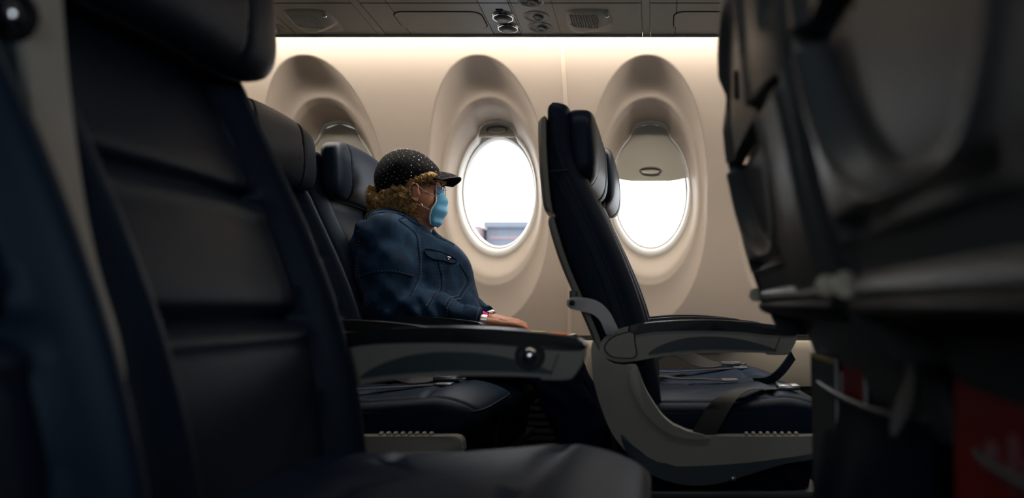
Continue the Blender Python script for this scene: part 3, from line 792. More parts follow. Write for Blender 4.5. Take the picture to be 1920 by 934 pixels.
# ------------------------------------------------------------------ printed matter in the pockets and on the lap
def card(name, x, y0, y1, z0, z1, bands, label, cat, lean=.03, th=.004, rot=0):
    """upright booklet: bands = [(z from, z to, material)]"""
    r = empty(name, (x, (y0+y1)/2, z0)); hw = (y1-y0)/2; h = z1-z0
    box('pages', 0, th, -hw, hw, 0, h, 'paper', r, .0008)
    for k, (a, b, mt) in enumerate(bands):
        box('cover' if k == 0 else 'cover_print', -.0012-.0001*k, .0, -hw, hw, h*a, h*b, mt, r)
    r.rotation_euler = (rot, lean, 0)
    return tag(r, label, cat)
k1 = card('magazine', NEAR_B-.139, .325, .555, .42, .676, [(0, .92, 'redp'), (.92, 1, 'slatep')], 'red magazine with a slate blue top in the pocket at the right edge', 'magazine', -.02, rot=.03)
for i in range(6):
    b = box('cover_print', -.0022, -.0012, -.085+i*.026, -.075+i*.026+.006*(i % 2), .168+.004*(i % 3), .205-.010*(i % 2), 'faded', k1, .0004)
k2 = card('magazine', NEAR_B-.136, .80, 1.03, .42, .672, [(0, .92, 'redp'), (.92, 1, 'slatep')], 'red magazine in the pocket of the seat next to the aisle', 'magazine', -.02, rot=-.03)
for i in range(4): box('cover_print', -.0022, -.0012, -.03+i*.026, -.02+i*.026, .18, .205-.004*(i % 2), 'paper', k2, .0004)
k3 = card('safety_card', NEAR_B-.144, .90, 1.035, .42, .640, [(0, 1, 'psu_dark'), (.975, 1, 'yellow')], 'dark safety card with a yellow top edge, in front of the aisle-side red magazine', 'card', -.02)

mg = empty('magazine', (-.45, 2.385, .6255))
for k, (a, b, mt) in enumerate(((-.19, .055, 'paper'), (.055, .105, 'yellow'), (.105, .115, 'bluep'), (.115, .185, 'orange'), (.185, .20, 'paper'))):
    box('page' if k == 0 else 'printed_band', a, b, -.12, .12, -.003, .003-.0003*(k > 0), mt, mg, .0006)
mg.rotation_euler = (0, math.radians(3.9), 0)
tag(mg, 'open magazine with orange and yellow print lying on the woman\'s lap', 'magazine')

# ------------------------------------------------------------------ solid shapes blended from distance fields
class Field:
    def __init__(s, lo, hi, h):
        s.lo = np.array(lo, np.float32); s.h = h; s.n = np.ceil((np.array(hi)-np.array(lo))/h).astype(int)+1
        s.D = np.full(s.n, .08, np.float32)
    def blk(s, lo, hi):
        a = np.clip(np.floor((np.array(lo)-s.lo)/s.h).astype(int), 0, s.n); b = np.clip(np.ceil((np.array(hi)-s.lo)/s.h).astype(int)+1, 0, s.n)
        if np.any(b <= a): return None
        ax = [s.lo[i]+s.h*np.arange(a[i], b[i], dtype=np.float32) for i in range(3)]
        return tuple(slice(a[i], b[i]) for i in range(3)), ax[0][:, None, None], ax[1][None, :, None], ax[2][None, None, :]
    def put(s, fn, lo, hi, k=.01, sub=False):
        r = s.blk(np.array(lo)-2*k-.02, np.array(hi)+2*k+.02)
        if r is None: return
        sl, X, Y, Z = r; d = fn(X, Y, Z).astype(np.float32); o = s.D[sl]
        if sub: d = -d; hh = np.clip(.5-.5*(o-d)/k, 0, 1); s.D[sl] = o*(1-hh)+d*hh+k*hh*(1-hh)
        else: hh = np.clip(.5+.5*(o-d)/k, 0, 1); s.D[sl] = o*(1-hh)+d*hh-k*hh*(1-hh)
    def ell(s, c, r, k=.01, rot=None, sub=False):
        c = np.array(c, float); r = np.array(r, float); R = np.array(Euler(rot).to_matrix().transposed()) if rot else np.eye(3); m_ = r.max()
        def fn(X, Y, Z):
            x, y, z = X-c[0], Y-c[1], Z-c[2]
            a = [(R[i, 0]*x+R[i, 1]*y+R[i, 2]*z)/r[i] for i in range(3)]
            k0 = np.sqrt(a[0]**2+a[1]**2+a[2]**2); k1 = np.sqrt((a[0]/r[0])**2+(a[1]/r[1])**2+(a[2]/r[2])**2)
            return k0*(k0-1)/np.maximum(k1, 1e-4)
        s.put(fn, c-m_, c+m_, k, sub)
    def cap(s, a, b, ra, rb, k=.01, sub=False):
        a, b = np.array(a, float), np.array(b, float); d = b-a; L = max((d*d).sum(), 1e-9); m_ = max(ra, rb)
        def fn(X, Y, Z):
            t = np.clip(((X-a[0])*d[0]+(Y-a[1])*d[1]+(Z-a[2])*d[2])/L, 0, 1)
            return np.sqrt((X-a[0]-t*d[0])**2+(Y-a[1]-t*d[1])**2+(Z-a[2]-t*d[2])**2)-(ra+(rb-ra)*t)
        s.put(fn, np.minimum(a, b)-m_, np.maximum(a, b)+m_, k, sub)
    def chain(s, pts, rs, k=.008):
        for i in range(len(pts)-1): s.cap(pts[i], pts[i+1], rs[i], rs[i+1], k)
    def clip(s, n, d):      # keep the side where n.p < d
        n = np.array(n, float); n /= np.linalg.norm(n)
        ax = [s.lo[i]+s.h*np.arange(s.n[i]) for i in range(3)]
        s.D = np.maximum(s.D, (n[0]*ax[0][:, None, None]+n[1]*ax[1][None, :, None]+n[2]*ax[2][None, None, :]-d).astype(np.float32))
    def grid(s):
        ax = [s.lo[i]+s.h*np.arange(s.n[i]) for i in range(3)]
        return ax[0][:, None, None], ax[1][None, :, None], ax[2][None, None, :]
    def mesh(s):
        D = s.D; I = D < 0; nx_, ny_, nz_ = D.shape
        acc = None; cnt = np.zeros((nx_-1, ny_-1, nz_-1), np.int32)
        c = I[:-1, :-1, :-1].astype(np.int8)
        tot = sum(I[i:nx_-1+i, j:ny_-1+j, k:nz_-1+k].astype(np.int8) for i in (0, 1) for j in (0, 1) for k in (0, 1))
        act = np.argwhere((tot > 0) & (tot < 8)); m_ = len(act)
        pos = np.zeros((m_, 3)); n = np.zeros(m_)
        for ax_ in range(3):
            o1, o2 = [q for q in range(3) if q != ax_]
            for a in (0, 1):
                for b in (0, 1):
                    p = act.copy(); p[:, o1] += a; p[:, o2] += b; q = p.copy(); q[:, ax_] += 1
                    d0 = D[tuple(p.T)]; d1 = D[tuple(q.T)]; mk = (d0 < 0) != (d1 < 0)
                    t = np.where(mk, d0/np.where(mk, d0-d1, 1), 0); pt = p.astype(float); pt[:, ax_] += t
                    pos += pt*mk[:, None]; n += mk
        pos /= n[:, None]; V_ = s.lo+s.h*pos
        ids = np.full((nx_-1, ny_-1, nz_-1), -1, np.int64); ids[tuple(act.T)] = np.arange(m_)
        F = []
        for ax_ in range(3):
            sl0 = [slice(None)]*3; sl1 = [slice(None)]*3; sl0[ax_] = slice(0, -1); sl1[ax_] = slice(1, None)
            e = I[tuple(sl0)] != I[tuple(sl1)]; E = np.argwhere(e); o1, o2 = [(1, 2), (2, 0), (0, 1)][ax_]
            ok = (E[:, o1] > 0) & (E[:, o2] > 0) & (E[:, o1] < D.shape[o1]-1) & (E[:, o2] < D.shape[o2]-1); E = E[ok]
            ins = I[tuple(E.T)]; cs = []
            for a, b in ((1, 1), (0, 1), (0, 0), (1, 0)):
                p = E.copy(); p[:, o1] -= a; p[:, o2] -= b; cs.append(ids[tuple(p.T)])
            qd = np.stack(cs, 1); qd[~ins] = qd[~ins][:, ::-1]; F.append(qd)
        F = np.concatenate(F); F = F[(F >= 0).all(1)]
        return V_, F
    def obj(s, name, mt, parent=None, relax=1):
        V_, F = s.mesh()
        for _ in range(relax):
            A = np.zeros_like(V_); n = np.zeros(len(V_))
            for a, b in ((0, 1), (1, 2), (2, 3), (3, 0)):
                np.add.at(A, F[:, a], V_[F[:, b]]); np.add.at(n, F[:, a], 1); np.add.at(A, F[:, b], V_[F[:, a]]); np.add.at(n, F[:, b], 1)
            V_ = V_*.5+.5*A/np.maximum(n, 1)[:, None]
        me = bpy.data.meshes.new(name)
        me.vertices.add(len(V_)); me.vertices.foreach_set('co', V_.astype(np.float32).ravel())
        me.loops.add(F.size); me.loops.foreach_set('vertex_index', F.astype(np.int32).ravel())
        me.polygons.add(len(F)); me.polygons.foreach_set('loop_start', np.arange(0, F.size, 4, dtype=np.int32))
        me.update(calc_edges=True); me.validate()
        return link_mesh(name, me, mt, parent, 180)

# ------------------------------------------------------------------ the passenger
YC = 2.385
root = empty('person', (0, 0, 0))
tag(root, 'seated older woman in black studded cap, face mask and denim jacket', 'person')
# --- body: one continuous skin surface
B = Field((-1.0, 2.05, .0), (.02, 2.72, 1.20), .0042)
B.ell((-.752, YC, 1.082), (.088, .072, .088), .01)                       # skull
B.ell((-.712, YC, 1.030), (.056, .060, .075), .02)                       # face
B.ell((-.690, YC, .985), (.036, .046, .036), .02)                        # jaw
B.ell((-.672, YC, .962), (.018, .022, .018), .015)                       # chin
B.cap((-.664, YC, 1.062), (-.650, YC, 1.024), .008, .0115, .008)         # nose
B.cap((-.656, YC, .990), (-.658, YC, .984), .010, .011, .010)            # lips
for s in (-1, 1):
    B.ell((-.690, YC+s*.040, 1.020), (.030, .020, .026), .02)            # cheek
    B.cap((-.662, YC+s*.012, 1.082), (-.672, YC+s*.045, 1.082), .009, .008, .01)   # brow
    B.ell((-.667, YC+s*.030, 1.060), (.012, .016, .010), .004)           # eyelids
    # ear
    ex, ey, ez = -.702, YC+s*.074, 1.033
    B.ell((ex, ey+s*.002, ez+.002), (.0125, .0055, .022), .004, rot=(0, -.2, 0))
    hx = [(.008, .016), (.004, .025), (-.006, .027), (-.014, .020), (-.0165, .008), (-.0155, -.006), (-.010, -.016), (-.003, -.022)]
    B.chain([(ex+p, ey+s*(.006+.004*(k > 1)), ez+q) for k, (p, q) in enumerate(hx)], [.0036]*8, .0015)
    B.ell((ex+.001, ey+s*.004, ez-.022), (.0065, .0048, .0085), .003)
    B.chain([(ex+.004, ey+s*.008, ez+.010), (ex-.006, ey+s*.009, ez+.002), (ex-.004, ey+s*.008, ez-.010)], [.0026]*3, .0015)
    B.ell((ex+.009, ey+s*.005, ez-.006), (.0045, .004, .006), .002)
B.cap((-.762, YC, 1.03), (-.775, YC, .90), .056, .060, .02)              # neck
B.cap((-.715, YC, .965), (-.735, YC, .915), .034, .045, .03)             # throat
B.ell((-.755, 2.40, .82), (.09, .16, .13), .04); B.ell((-.690, 2.40, .67), (.11, .16, .12), .04)
for s in (-1, 1):
    B.cap((-.70, 2.40+s*.04, .600), (-.69, 2.40+s*.09, .590), .088, .075, .04)
    B.cap((-.69, 2.40+s*.09, .568), (-.31, 2.40+s*.11, .540), .060, .048, .03)
    B.cap((-.31, 2.40+s*.11, .540), (-.16, 2.40+s*.065, .12), .050, .032, .03)
    B.cap((-.17, 2.40+s*.065, .07), (-.07, 2.40+s*.055, .045), .032, .026, .02)
# arms and hands
arm_n = [(-.775, 2.235, .885), (-.735, 2.190, .700), (-.497, 2.215, .656)]
arm_f = [(-.775, 2.565, .885), (-.72, 2.600, .710), (-.54, 2.505, .664)]
B.chain(arm_n, [.050, .040, .020], .03); B.chain(arm_f, [.050, .040, .020], .03)
def hand(wr, kn, tips, width_dir, thumb_side, curl):
    """wr wrist, kn centre of the knuckles, tips: five (point of mid joint, tip) per finger incl. thumb"""
    wr, kn, wd = np.array(wr), np.array(kn), np.array(width_dir)/np.linalg.norm(width_dir)
    fw = (kn-wr)/np.linalg.norm(kn-wr); L = .072
    for q in (-1, -.33, .33, 1):
        B.cap(wr+wd*q*.013, kn+wd*q*.028, .0145, .0105, .010)
    for i, q in enumerate((-1, -.34, .32, .95)):
        l = (.062, .072, .068, .052)[i] if thumb_side < 0 else (.052, .068, .072, .062)[i]
        k0 = kn+wd*q*.030; down = np.array((0, 0, -1.))
        d1 = fw+wd*q*.05+down*curl*.25; d1 /= np.linalg.norm(d1); p1 = k0+d1*l*.45
        d2 = fw*.9+down*curl*1.0; d2 /= np.linalg.norm(d2); p2 = p1+d2*l*.32
        d3 = fw*.5+down*curl*1.3; d3 /= np.linalg.norm(d3); p3 = p2+d3*l*.23
        B.cap(k0, p1, .0092, .0084, .0035); B.cap(p1, p2, .0086, .0078, .002); B.cap(p2, p3, .0078, .0066, .002)
    t0 = wr+fw*.018+wd*thumb_side*.018; t1 = t0+fw*.032+wd*thumb_side*.020+np.array((0, 0, -.006)); t2 = t1+fw*.026+wd*thumb_side*.002+np.array((0, 0, -.008))
    B.cap(t0, t1, .0135, .0102, .006); B.cap(t1, t2, .0098, .0078, .002)
hand((-.480, 2.220, .653), (-.428, 2.272, .645), None, (-.70, .70, .0), 1, .30)
hand((-.520, 2.494, .662), (-.448, 2.452, .652), None, (.45, .88, .0), -1, .42)
body = B.obj('body', 'skin', root, 1)

# --- jacket
J = Field((-1.0, 2.05, .52), (-.40, 2.74, 1.04), .0045)
J.ell((-.765, 2.395, .84), (.100, .185, .135), .05)
J.ell((-.692, 2.395, .800), (.128, .165, .120), .05)
J.ell((-.672, 2.395, .675), (.143, .190, .125), .05)
J.ell((-.805, 2.395, .865), (.062, .180, .105), .05)
J.cap((-.785, 2.28, .905), (-.785, 2.52, .905), .058, .058, .05)
J.cap((-.770, 2.33, .930), (-.770, 2.45, .930), .060, .060, .04)
for pts in (arm_n, arm_f):
    J.chain([pts[0], tuple(np.array(pts[0])*.5+np.array(pts[1])*.5), pts[1], tuple(np.array(pts[1])*.45+np.array(pts[2])*.55), tuple(np.array(pts[2])+np.array((-.008, 0, 0)))], [.078, .073, .064, .050, .041], .035)
X, Y, Z = J.grid()
wr = .0045*np.sin(70*X+38*Z+6*np.sin(22*Z))*np.exp(-((X+.73)/.10)**2)*np.exp(-((Z-.70)/.07)**2)
wr = wr+.0038*np.sin(95*Z+50*X+5*np.sin(20*X))*np.exp(-((X+.62)/.13)**2)*np.exp(-((Z-.675)/.05)**2)
wr = wr+.003*np.sin(60*Z-35*X+4*np.sin(30*Y))*np.exp(-((X+.84)/.08)**2)
wr = wr+.0022*np.sin(40*X+25*Y+55*Z+3*np.sin(17*X+9*Z))
J.D = J.D+(1.5*wr).astype(np.float32)
# neck hole
J.cap((-.757, YC, 1.08), (-.735, YC, .935), .075, .048, .006, sub=True)
J.cap((-.70, YC, .99), (-.655, YC, .900), .045, .020, .006, sub=True)
# cuffs cut square
for pts in (arm_n, arm_f):
    a, b = np.array(pts[1]), np.array(pts[2]); d = (b-a)/np.linalg.norm(b-a); e = b+d*.002
    def fn(X, Y, Z): return np.maximum(-((X-e[0])*d[0]+(Y-e[1])*d[1]+(Z-e[2])*d[2]), np.sqrt((X-b[0])**2+(Y-b[1])**2+(Z-b[2])**2)-.075)
    J.put(fn, b-.06, b+.08, .002, sub=True)
J.clip((0, 0, -1), -.560)
jacket = J.obj('denim_jacket', 'denim', root, 2); jacket['label'] = 'blue denim jacket'
bm = bmesh.new(); bm.from_mesh(jacket.data); JT = BVHTree.FromBMesh(bm); bm.free()
def on_jacket(x, z, off=.0006, y=2.0):
    h_ = JT.ray_cast(Vector((x, y, z)), Vector((0, 1, 0)))
    return None if h_[0] is None else h_[0]+h_[1].normalized()*off*(1 if h_[1].y < 0 else -1)
def K(px, py, sc_=642): return ((px-1230)/sc_, EYE-(py-575)/sc_)     # side drawing of the woman
def seamline_on(pts, double=True, name='seam'):
    P = cr([K(*p) for p in pts], 10); res = []
    for x, z in P:
        h_ = on_jacket(x, z)
        if h_ is not None: res.append(h_)
    if len(res) < 3: return
    bm = bmesh.new(); add_tube(bm, res, .0016, 6)
    o = bmo('jacket_seam', bm, 'denim_seam', jacket, 60)
    bm = bmesh.new()
    for off in ((-3.0, 0), (3.0, 0)) if double else ((2.5, 0),):
        d = []
        for i in range(len(P)):
            a = P[max(i-1, 0)]; b = P[min(i+1, len(P)-1)]; t = np.array(b)-np.array(a); t /= np.linalg.norm(t)+1e-9
            nrm = np.array((-t[1], t[0]))*off[0]/655*1.0
            h_ = on_jacket(P[i][0]+nrm[0], P[i][1]+nrm[1], .0009)
            d.append(h_)
        # dashes
        run = []; acc_ = 0; on = True
        for i in range(1, len(d)):
            if d[i] is None or d[i-1] is None: continue
            L = (d[i]-d[i-1]).length
            if L > .03: continue
            n_ = max(1, int(L/.0022))
            for k in range(n_):
                acc_ += L/n_
                p = d[i-1].lerp(d[i], (k+.5)/n_)
                if on: run.append(p)
                if acc_ > (.0055 if on else .0022):
                    if on and len(run) > 1: add_tube(bm, run, .0008, 4)
                    run = []; acc_ = 0; on = not on
    if len(bm.verts): bmo('stitching', bm, 'denim_stitch', o, 60)
    else: bm.free()
seamline_on([(704, 440), (703, 475), (706, 510), (716, 545), (740, 580)])                        # sleeve front seam
seamline_on([(706, 526), (735, 518), (770, 515), (798, 522)], False)
seamline_on([(697, 425), (715, 412), (745, 404), (762, 408), (768, 420)])                        # shoulder yoke
seamline_on([(760, 405), (785, 425), (815, 443), (848, 460), (868, 485)])
seamline_on([(768, 420), (788, 442), (798, 480), (802, 520), (800, 556)], False)                 # armhole
seamline_on([(828, 492), (835, 520), (837, 548), (832, 575)])
seamline_on([(858, 495), (868, 522), (866, 550), (860, 578)])
seamline_on([(858, 572), (862, 582), (858, 598)], False)
# breast pocket flap with button
fl = [K(*p) for p in ((807, 470), (835, 476), (853, 487), (848, 494), (835, 490), (820, 488), (809, 480))]
res = [on_jacket(x, z, .0028) for x, z in cr(fl, 5, True)]
if all(p is not None for p in res):
    bm = bmesh.new(); bmo('pocket_flap', add_tube(bm, res+[res[0]], .0020, 6), 'denim_seam', jacket, 60)
    cen = sum(res, Vector())/len(res); bm = bmesh.new(); vs = [bm.verts.new(p) for p in res]; cv = bm.verts.new(on_jacket(cen.x, cen.z, .0045) or cen)
    for i in range(len(vs)): bm.faces.new((vs[i], vs[(i+1) % len(vs)], cv))
    bmo('pocket_flap', bm, 'denim', jacket, 180)
bx, bz_ = K(842, 486); p = on_jacket(bx, bz_, .004)
if p is not None: lathe('jacket_button', [(.0072, -.001), (.0072, .002), (.005, .003), (0, .0034)], tuple(p), (.15, -1, .2), 'chrome', jacket, 20)
# collar: a turned-down band round the neck
Cc = []
for a in np.linspace(0, 2*PI, 61)[:-1]:
    ca, sa = math.cos(a), math.sin(a)            # a = 0 at the front
    cx_, cy_ = -.752+.066*ca, YC+.066*sa
    hz_ = .955-.048*(ca+1)/2*1.2+.018*(1-ca)/2
    if ca > 0: cx_ += .018*ca
    Cc.append((cx_, cy_, hz_, ca, sa))
v = []; f = []; prof = [(-.006, .000), (-.004, .024), (.004, .031), (.014, .024), (.026, .004), (.032, -.012), (.026, -.013), (.016, -.002), (.008, .002)]
for (cx_, cy_, hz_, ca, sa) in Cc:
    g_ = 1-.55*smooth01((ca-.75)/.25)
    for dr, dz_ in prof:
        dr *= 1.0; v.append((cx_+dr*ca, cy_+dr*sa, hz_+dz_*g_+.002*math.sin(7*math.atan2(sa, ca))))
n = len(prof)
for j in range(60):
    for i in range(n): f.append((j*n+i, j*n+(i+1) % n, ((j+1) % 60)*n+(i+1) % n, ((j+1) % 60)*n+i))
pyd('collar', v, f, 'denim', jacket, 60)
# cuffs
for pts, nm in ((arm_n, 'n'), (arm_f, 'f')):
    a, b = np.array(pts[1]), np.array(pts[2]); d = (b-a)/np.linalg.norm(b-a)
    P = [b-d*.050, b-d*.048, b+d*.001, b+d*.003, b+d*.001, b-d*.02]
    cuff = lathe('cuff', [(.0425, -.045), (.0440, -.043), (.0400, .000), (.0385, .003), (.0360, .002), (.034, -.02)], tuple(b), tuple(d), 'denim', jacket, 40)
    lathe('cuff_stitching', [(.0415, -.0045), (.0419, -.0038), (.0412, -.003)], tuple(b), tuple(d), 'denim_stitch', cuff, 40)
# pink shirt hem between jacket and wrist
P_ = Field((-.60, 2.30, .60), (-.44, 2.48, .72), .004); P_.ell((-.555, 2.42, .672), (.042, .034, .018), .01); P_.obj('shirt', 'pink', root, 1)['label'] = 'pink shirt showing under the jacket'

# --- jeans and shoes
T = Field((-1.0, 2.10, .05), (.06, 2.70, .72), .005)
T.ell((-.695, 2.40, .600), (.108, .165, .092), .04)
for s in (-1, 1):
    h0 = (-.68, 2.40+s*.085, .568); k0 = (-.315, 2.40+s*.110, .540); an = (-.175, 2.40+s*.068, .12)
    T.chain([h0, (-.55, 2.40+s*.10, .556), k0], [.077, .066, .066], .03)
    T.chain([k0, (-.215, 2.40+s*.095, .33), an], [.066, .074, .060], .012)
X, Y, Z = T.grid()
T.D = T.D+(.0045*np.sin(75*X+30*Z+6*np.sin(14*Z)+20*Y)*np.exp(-((X+.33)/.14)**2)+.0022*np.sin(40*Y+50*X+30*Z)).astype(np.float32)
T.clip((0, 0, -1), -.085)
jeans = T.obj('jeans', 'jeans', root, 2); jeans['label'] = 'dark blue jeans'
bm = bmesh.new(); bm.from_mesh(jeans.data); JJ = BVHTree.FromBMesh(bm); bm.free()
bm = bmesh.new()
for pts in ([(-.41, .61), (-.35, .57), (-.335, .50), (-.32, .40), (-.30, .30), (-.28, .20)], [(-.27, .58), (-.235, .50), (-.205, .42), (-.18, .33), (-.15, .22)]):
    res = []
    for x, z in cr(pts, 10):
        h_ = JJ.ray_cast(Vector((x, 2.0, z)), Vector((0, 1, 0)))
        if h_[0] is not None: res.append(h_[0]+Vector((0, -.0008, 0)))
    if len(res) > 3: add_tube(bm, res, .0011, 5)
bmo('jeans_seam', bm, 'denim_seam', jeans, 60)
for s in (-1, 1):
    Sf = Field((-.26, 2.2, .0), (.09, 2.62, .14), .005)
    yy = 2.40+s*.056
    Sf.cap((-.19, yy, .045), (-.06, yy, .036), .042, .036, .02); Sf.ell((-.17, yy, .075), (.045, .04, .045), .02); Sf.ell((-.04, yy, .03), (.05, .042, .026), .02); Sf.clip((0, 0, -1), -.004)
    Sf.obj('shoe', 'shoe', root, 1)

# --- cap with studs
Q = Field((-.90, 2.26, .98), (-.56, 2.51, 1.20), .0030)
Q.ell((-.752, YC, 1.078), (.095, .086, .093), .01)
Q.ell((-.755, YC, 1.096), (.084, .080, .076), .015)
Q.ell((-.695, YC, 1.098), (.040, .062, .036), .02)
Q.ell((-.750, YC, 1.074), (.088, .078, .088), .002, sub=True)
# lower edge rises from nape to brow
n_ = np.array((-.22, 0, -1.)); n_ /= np.linalg.norm(n_)
ref = np.array((-.655, YC, 1.106)); 
X, Y, Z = Q.grid()
zlow = np.interp(X, [-.87, -.84, -.80, -.745, -.70, -.66, -.62], [1.020, 1.022, 1.030, 1.047, 1.066, 1.086, 1.096])
Q.D = np.maximum(Q.D, (zlow-Z).astype(np.float32))
cap = Q.obj('cap', 'cap', root, 1); cap['label'] = 'black cap studded with rhinestones'
# brim
v = []; f = []; nb, na = 14, 41
for lay in (0, 1):
    for j in range(nb):
        t = j/(nb-1)
        for i in range(na):
            q = -1+2*i/(na-1)
            r0 = np.array((-.664-.018*q*q, YC+.058*q, 1.108-.034*q*q)); r1 = np.array((-.590-.042*abs(q)**2.2, YC+.067*q, 1.0905-.017*q*q))
            p = r0*(1-t)+r1*t
            zz_ = p[2]+.005*math.sin(t*PI)-.006*lay*(1-t)-.003*lay
            v.append((p[0], p[1], zz_))
for lay in (0, 1):
    for j in range(nb-1):
        for i in range(na-1):
            b0 = lay*nb*na; q_ = (b0+j*na+i, b0+j*na+i+1, b0+(j+1)*na+i+1, b0+(j+1)*na+i); f.append(q_ if lay == 0 else q_[::-1])
o2 = nb*na
for i in range(na-1): f.append(((nb-1)*na+i, (nb-1)*na+i+1, o2+(nb-1)*na+i+1, o2+(nb-1)*na+i)); f.append((i+1, i, o2+i, o2+i+1))
for j in range(nb-1):
    f.append((j*na, (j+1)*na, o2+(j+1)*na, o2+j*na)); f.append((j*na+na-1, o2+j*na+na-1, o2+(j+1)*na+na-1, (j+1)*na+na-1))
brim = pyd('cap_brim', v, f, 'cap', cap, 50)
sphere('cap_button', (-.772, YC, 1.171), .007, 'cap', cap, (1, 1, .5), 12)
# studs scattered evenly, merged as pattern of the cap
def bvh(o):
    bm = bmesh.new(); bm.from_mesh(o.data); t = BVHTree.FromBMesh(bm); bm.free(); return t
CT, BT = bvh(cap), bvh(brim)
random.seed(5); bm = bmesh.new(); pts_ = []
ga = PI*(3-math.sqrt(5)); N = 480
for i in range(N):
    z = 1-2*(i+.5)/N; r = math.sqrt(1-z*z); a = ga*i
    d = Vector((r*math.cos(a)+random.uniform(-.03, .03), r*math.sin(a)+random.uniform(-.03, .03), z)).normalized()
    h_ = CT.ray_cast(Vector((-.756, YC, 1.083))+d*.3, -d)
    if h_[0] is None or h_[0].z < 1.025 or (h_[0]-Vector((-.756, YC, 1.083))).length < .08: continue
    rad = random.choice((.0007, .0009, .0009, .0012, .0016)); d = (d+Vector((random.uniform(-.03, .03), random.uniform(-.03, .03), random.uniform(-.03, .03)))).normalized()
    h_ = CT.ray_cast(Vector((-.756, YC, 1.083))+d*.3, -d)
    if h_[0] is None: continue
    bmesh.ops.create_icosphere(bm, subdivisions=1, radius=rad, matrix=Matrix.Translation(h_[0]+d*.0004))
for i in range(60):
    x, y = random.uniform(-.66, -.59), YC+random.uniform(-.075, .075)
    h_ = BT.ray_cast(Vector((x, y, 1.3)), Vector((0, 0, -1)))
    if h_[0] is not None and h_[0].z > 1.05: bmesh.ops.create_icosphere(bm, subdivisions=1, radius=.0009, matrix=Matrix.Translation(h_[0]+Vector((0, 0, .0004))))
for i in range(26):                                   # studs along the brim edge
    q = -1+i/25; bmesh.ops.create_icosphere(bm, subdivisions=1, radius=.0007, matrix=Matrix.Translation((-.590-.042*abs(q)**2.2, YC+.067*q, 1.0905-.017*q*q)))
st = bmo('rhinestones', bm, 'gem', cap, 30); st['kind'] = 'stuff'

# --- hair: soft mass plus curls
Hh = Field((-.92, 2.25, .93), (-.63, 2.52, 1.12), .0036)
random.seed(11)
Hh.ell((-.790, YC, 1.012), (.056, .076, .044), .02); Hh.ell((-.818, YC, .992), (.038, .068, .032), .02)
lumps = []
for i in range(260):
    ph = random.uniform(-1, 1)*2.0; t = random.random()
    zt = 1.052-.026*max(0, math.cos(ph))-(0 if abs(ph) < 1.6 else .004); zb = .985-.018*math.cos(ph*.8)
    rr = 1+random.uniform(-.03, .07)-.10*t*(abs(ph) > 1.0)-.05*(t < .25)
    lumps.append((-.752-.088*math.cos(ph)*rr-.010*t*math.cos(ph), YC+.079*math.sin(ph)*rr, zt+(zb-zt)*t)); Hh.ell(lumps[-1], (random.uniform(.008, .0135),)*3, .003)
for i in range(7): Hh.ell((-.842-.004*i/6, YC-.045+.008*math.sin(i), 1.052-.006*i), (.010, .010, .010), .004); lumps.append((-.842, YC-.045, 1.052-.006*i))
for i in range(26):       # temple fringe in front of the ear
    t = i/25; x = -.735+.075*t; Hh.ell((x, YC-.068+.022*t*t+random.uniform(-.003, .003), 1.062+.024*t+random.uniform(-.006, .004)), (.013, .009, .012), .006)
    Hh.ell((x, YC+.068-.022*t*t, 1.062+.024*t), (.013, .009, .012), .006)
X, Y, Z = Hh.grid()
Hh.D = Hh.D+(.003*np.sin(260*X+120*Z+4*np.sin(70*Y))*np.sin(180*Z+90*Y)).astype(np.float32)
Hh.ell((-.690, YC, 1.045), (.047, .075, .035), .004, sub=True)
hair = Hh.obj('hair', 'hair', root, 1); hair['label'] = 'curly blonde hair'
HT = bvh(hair); bm = bmesh.new()
for i in range(3000):
    fr_ = i >= 2550
    if not fr_: c = random.choice(lumps); o_ = Vector((c[0]+.752, c[1]-YC, (c[2]-1.03)*.5)).normalized()
    else: t = random.random(); c = (-.735+.080*t, YC-.066+.020*t*t, 1.060+.026*t); o_ = Vector((.1, -1, .2)).normalized()
    p = Vector(c)+o_*random.uniform(.007, .013)
    dn = Vector((random.uniform(-.5, .3), random.uniform(-.3, .3), random.uniform(-1, -.1))) if not fr_ else Vector((random.uniform(-.8, .2), 0, random.uniform(-.9, .1)))
    ax_ = (dn-o_*dn.dot(o_)*.8).normalized(); s_ = ax_.cross(o_).normalized()
    Rr_ = random.uniform(.002, .0055); L = random.uniform(.018, .040)*(.6 if fr_ else 1); ph = random.uniform(0, 6.28); tw = random.uniform(.4, 1.1)
    pts = []
    for k in range(9):
        q_ = k/8; a = ph+tw*2*PI*q_; pts.append(p+ax_*(L*q_)+s_*(Rr_*math.cos(a)*(1+q_))+o_*(Rr_*math.sin(a)-.004*q_*q_))
    add_tube(bm, pts, [.00135*(1-.6*k/8) for k in range(9)], 3, False)
bmo('hair_curls', bm, 'hair', hair, 180)

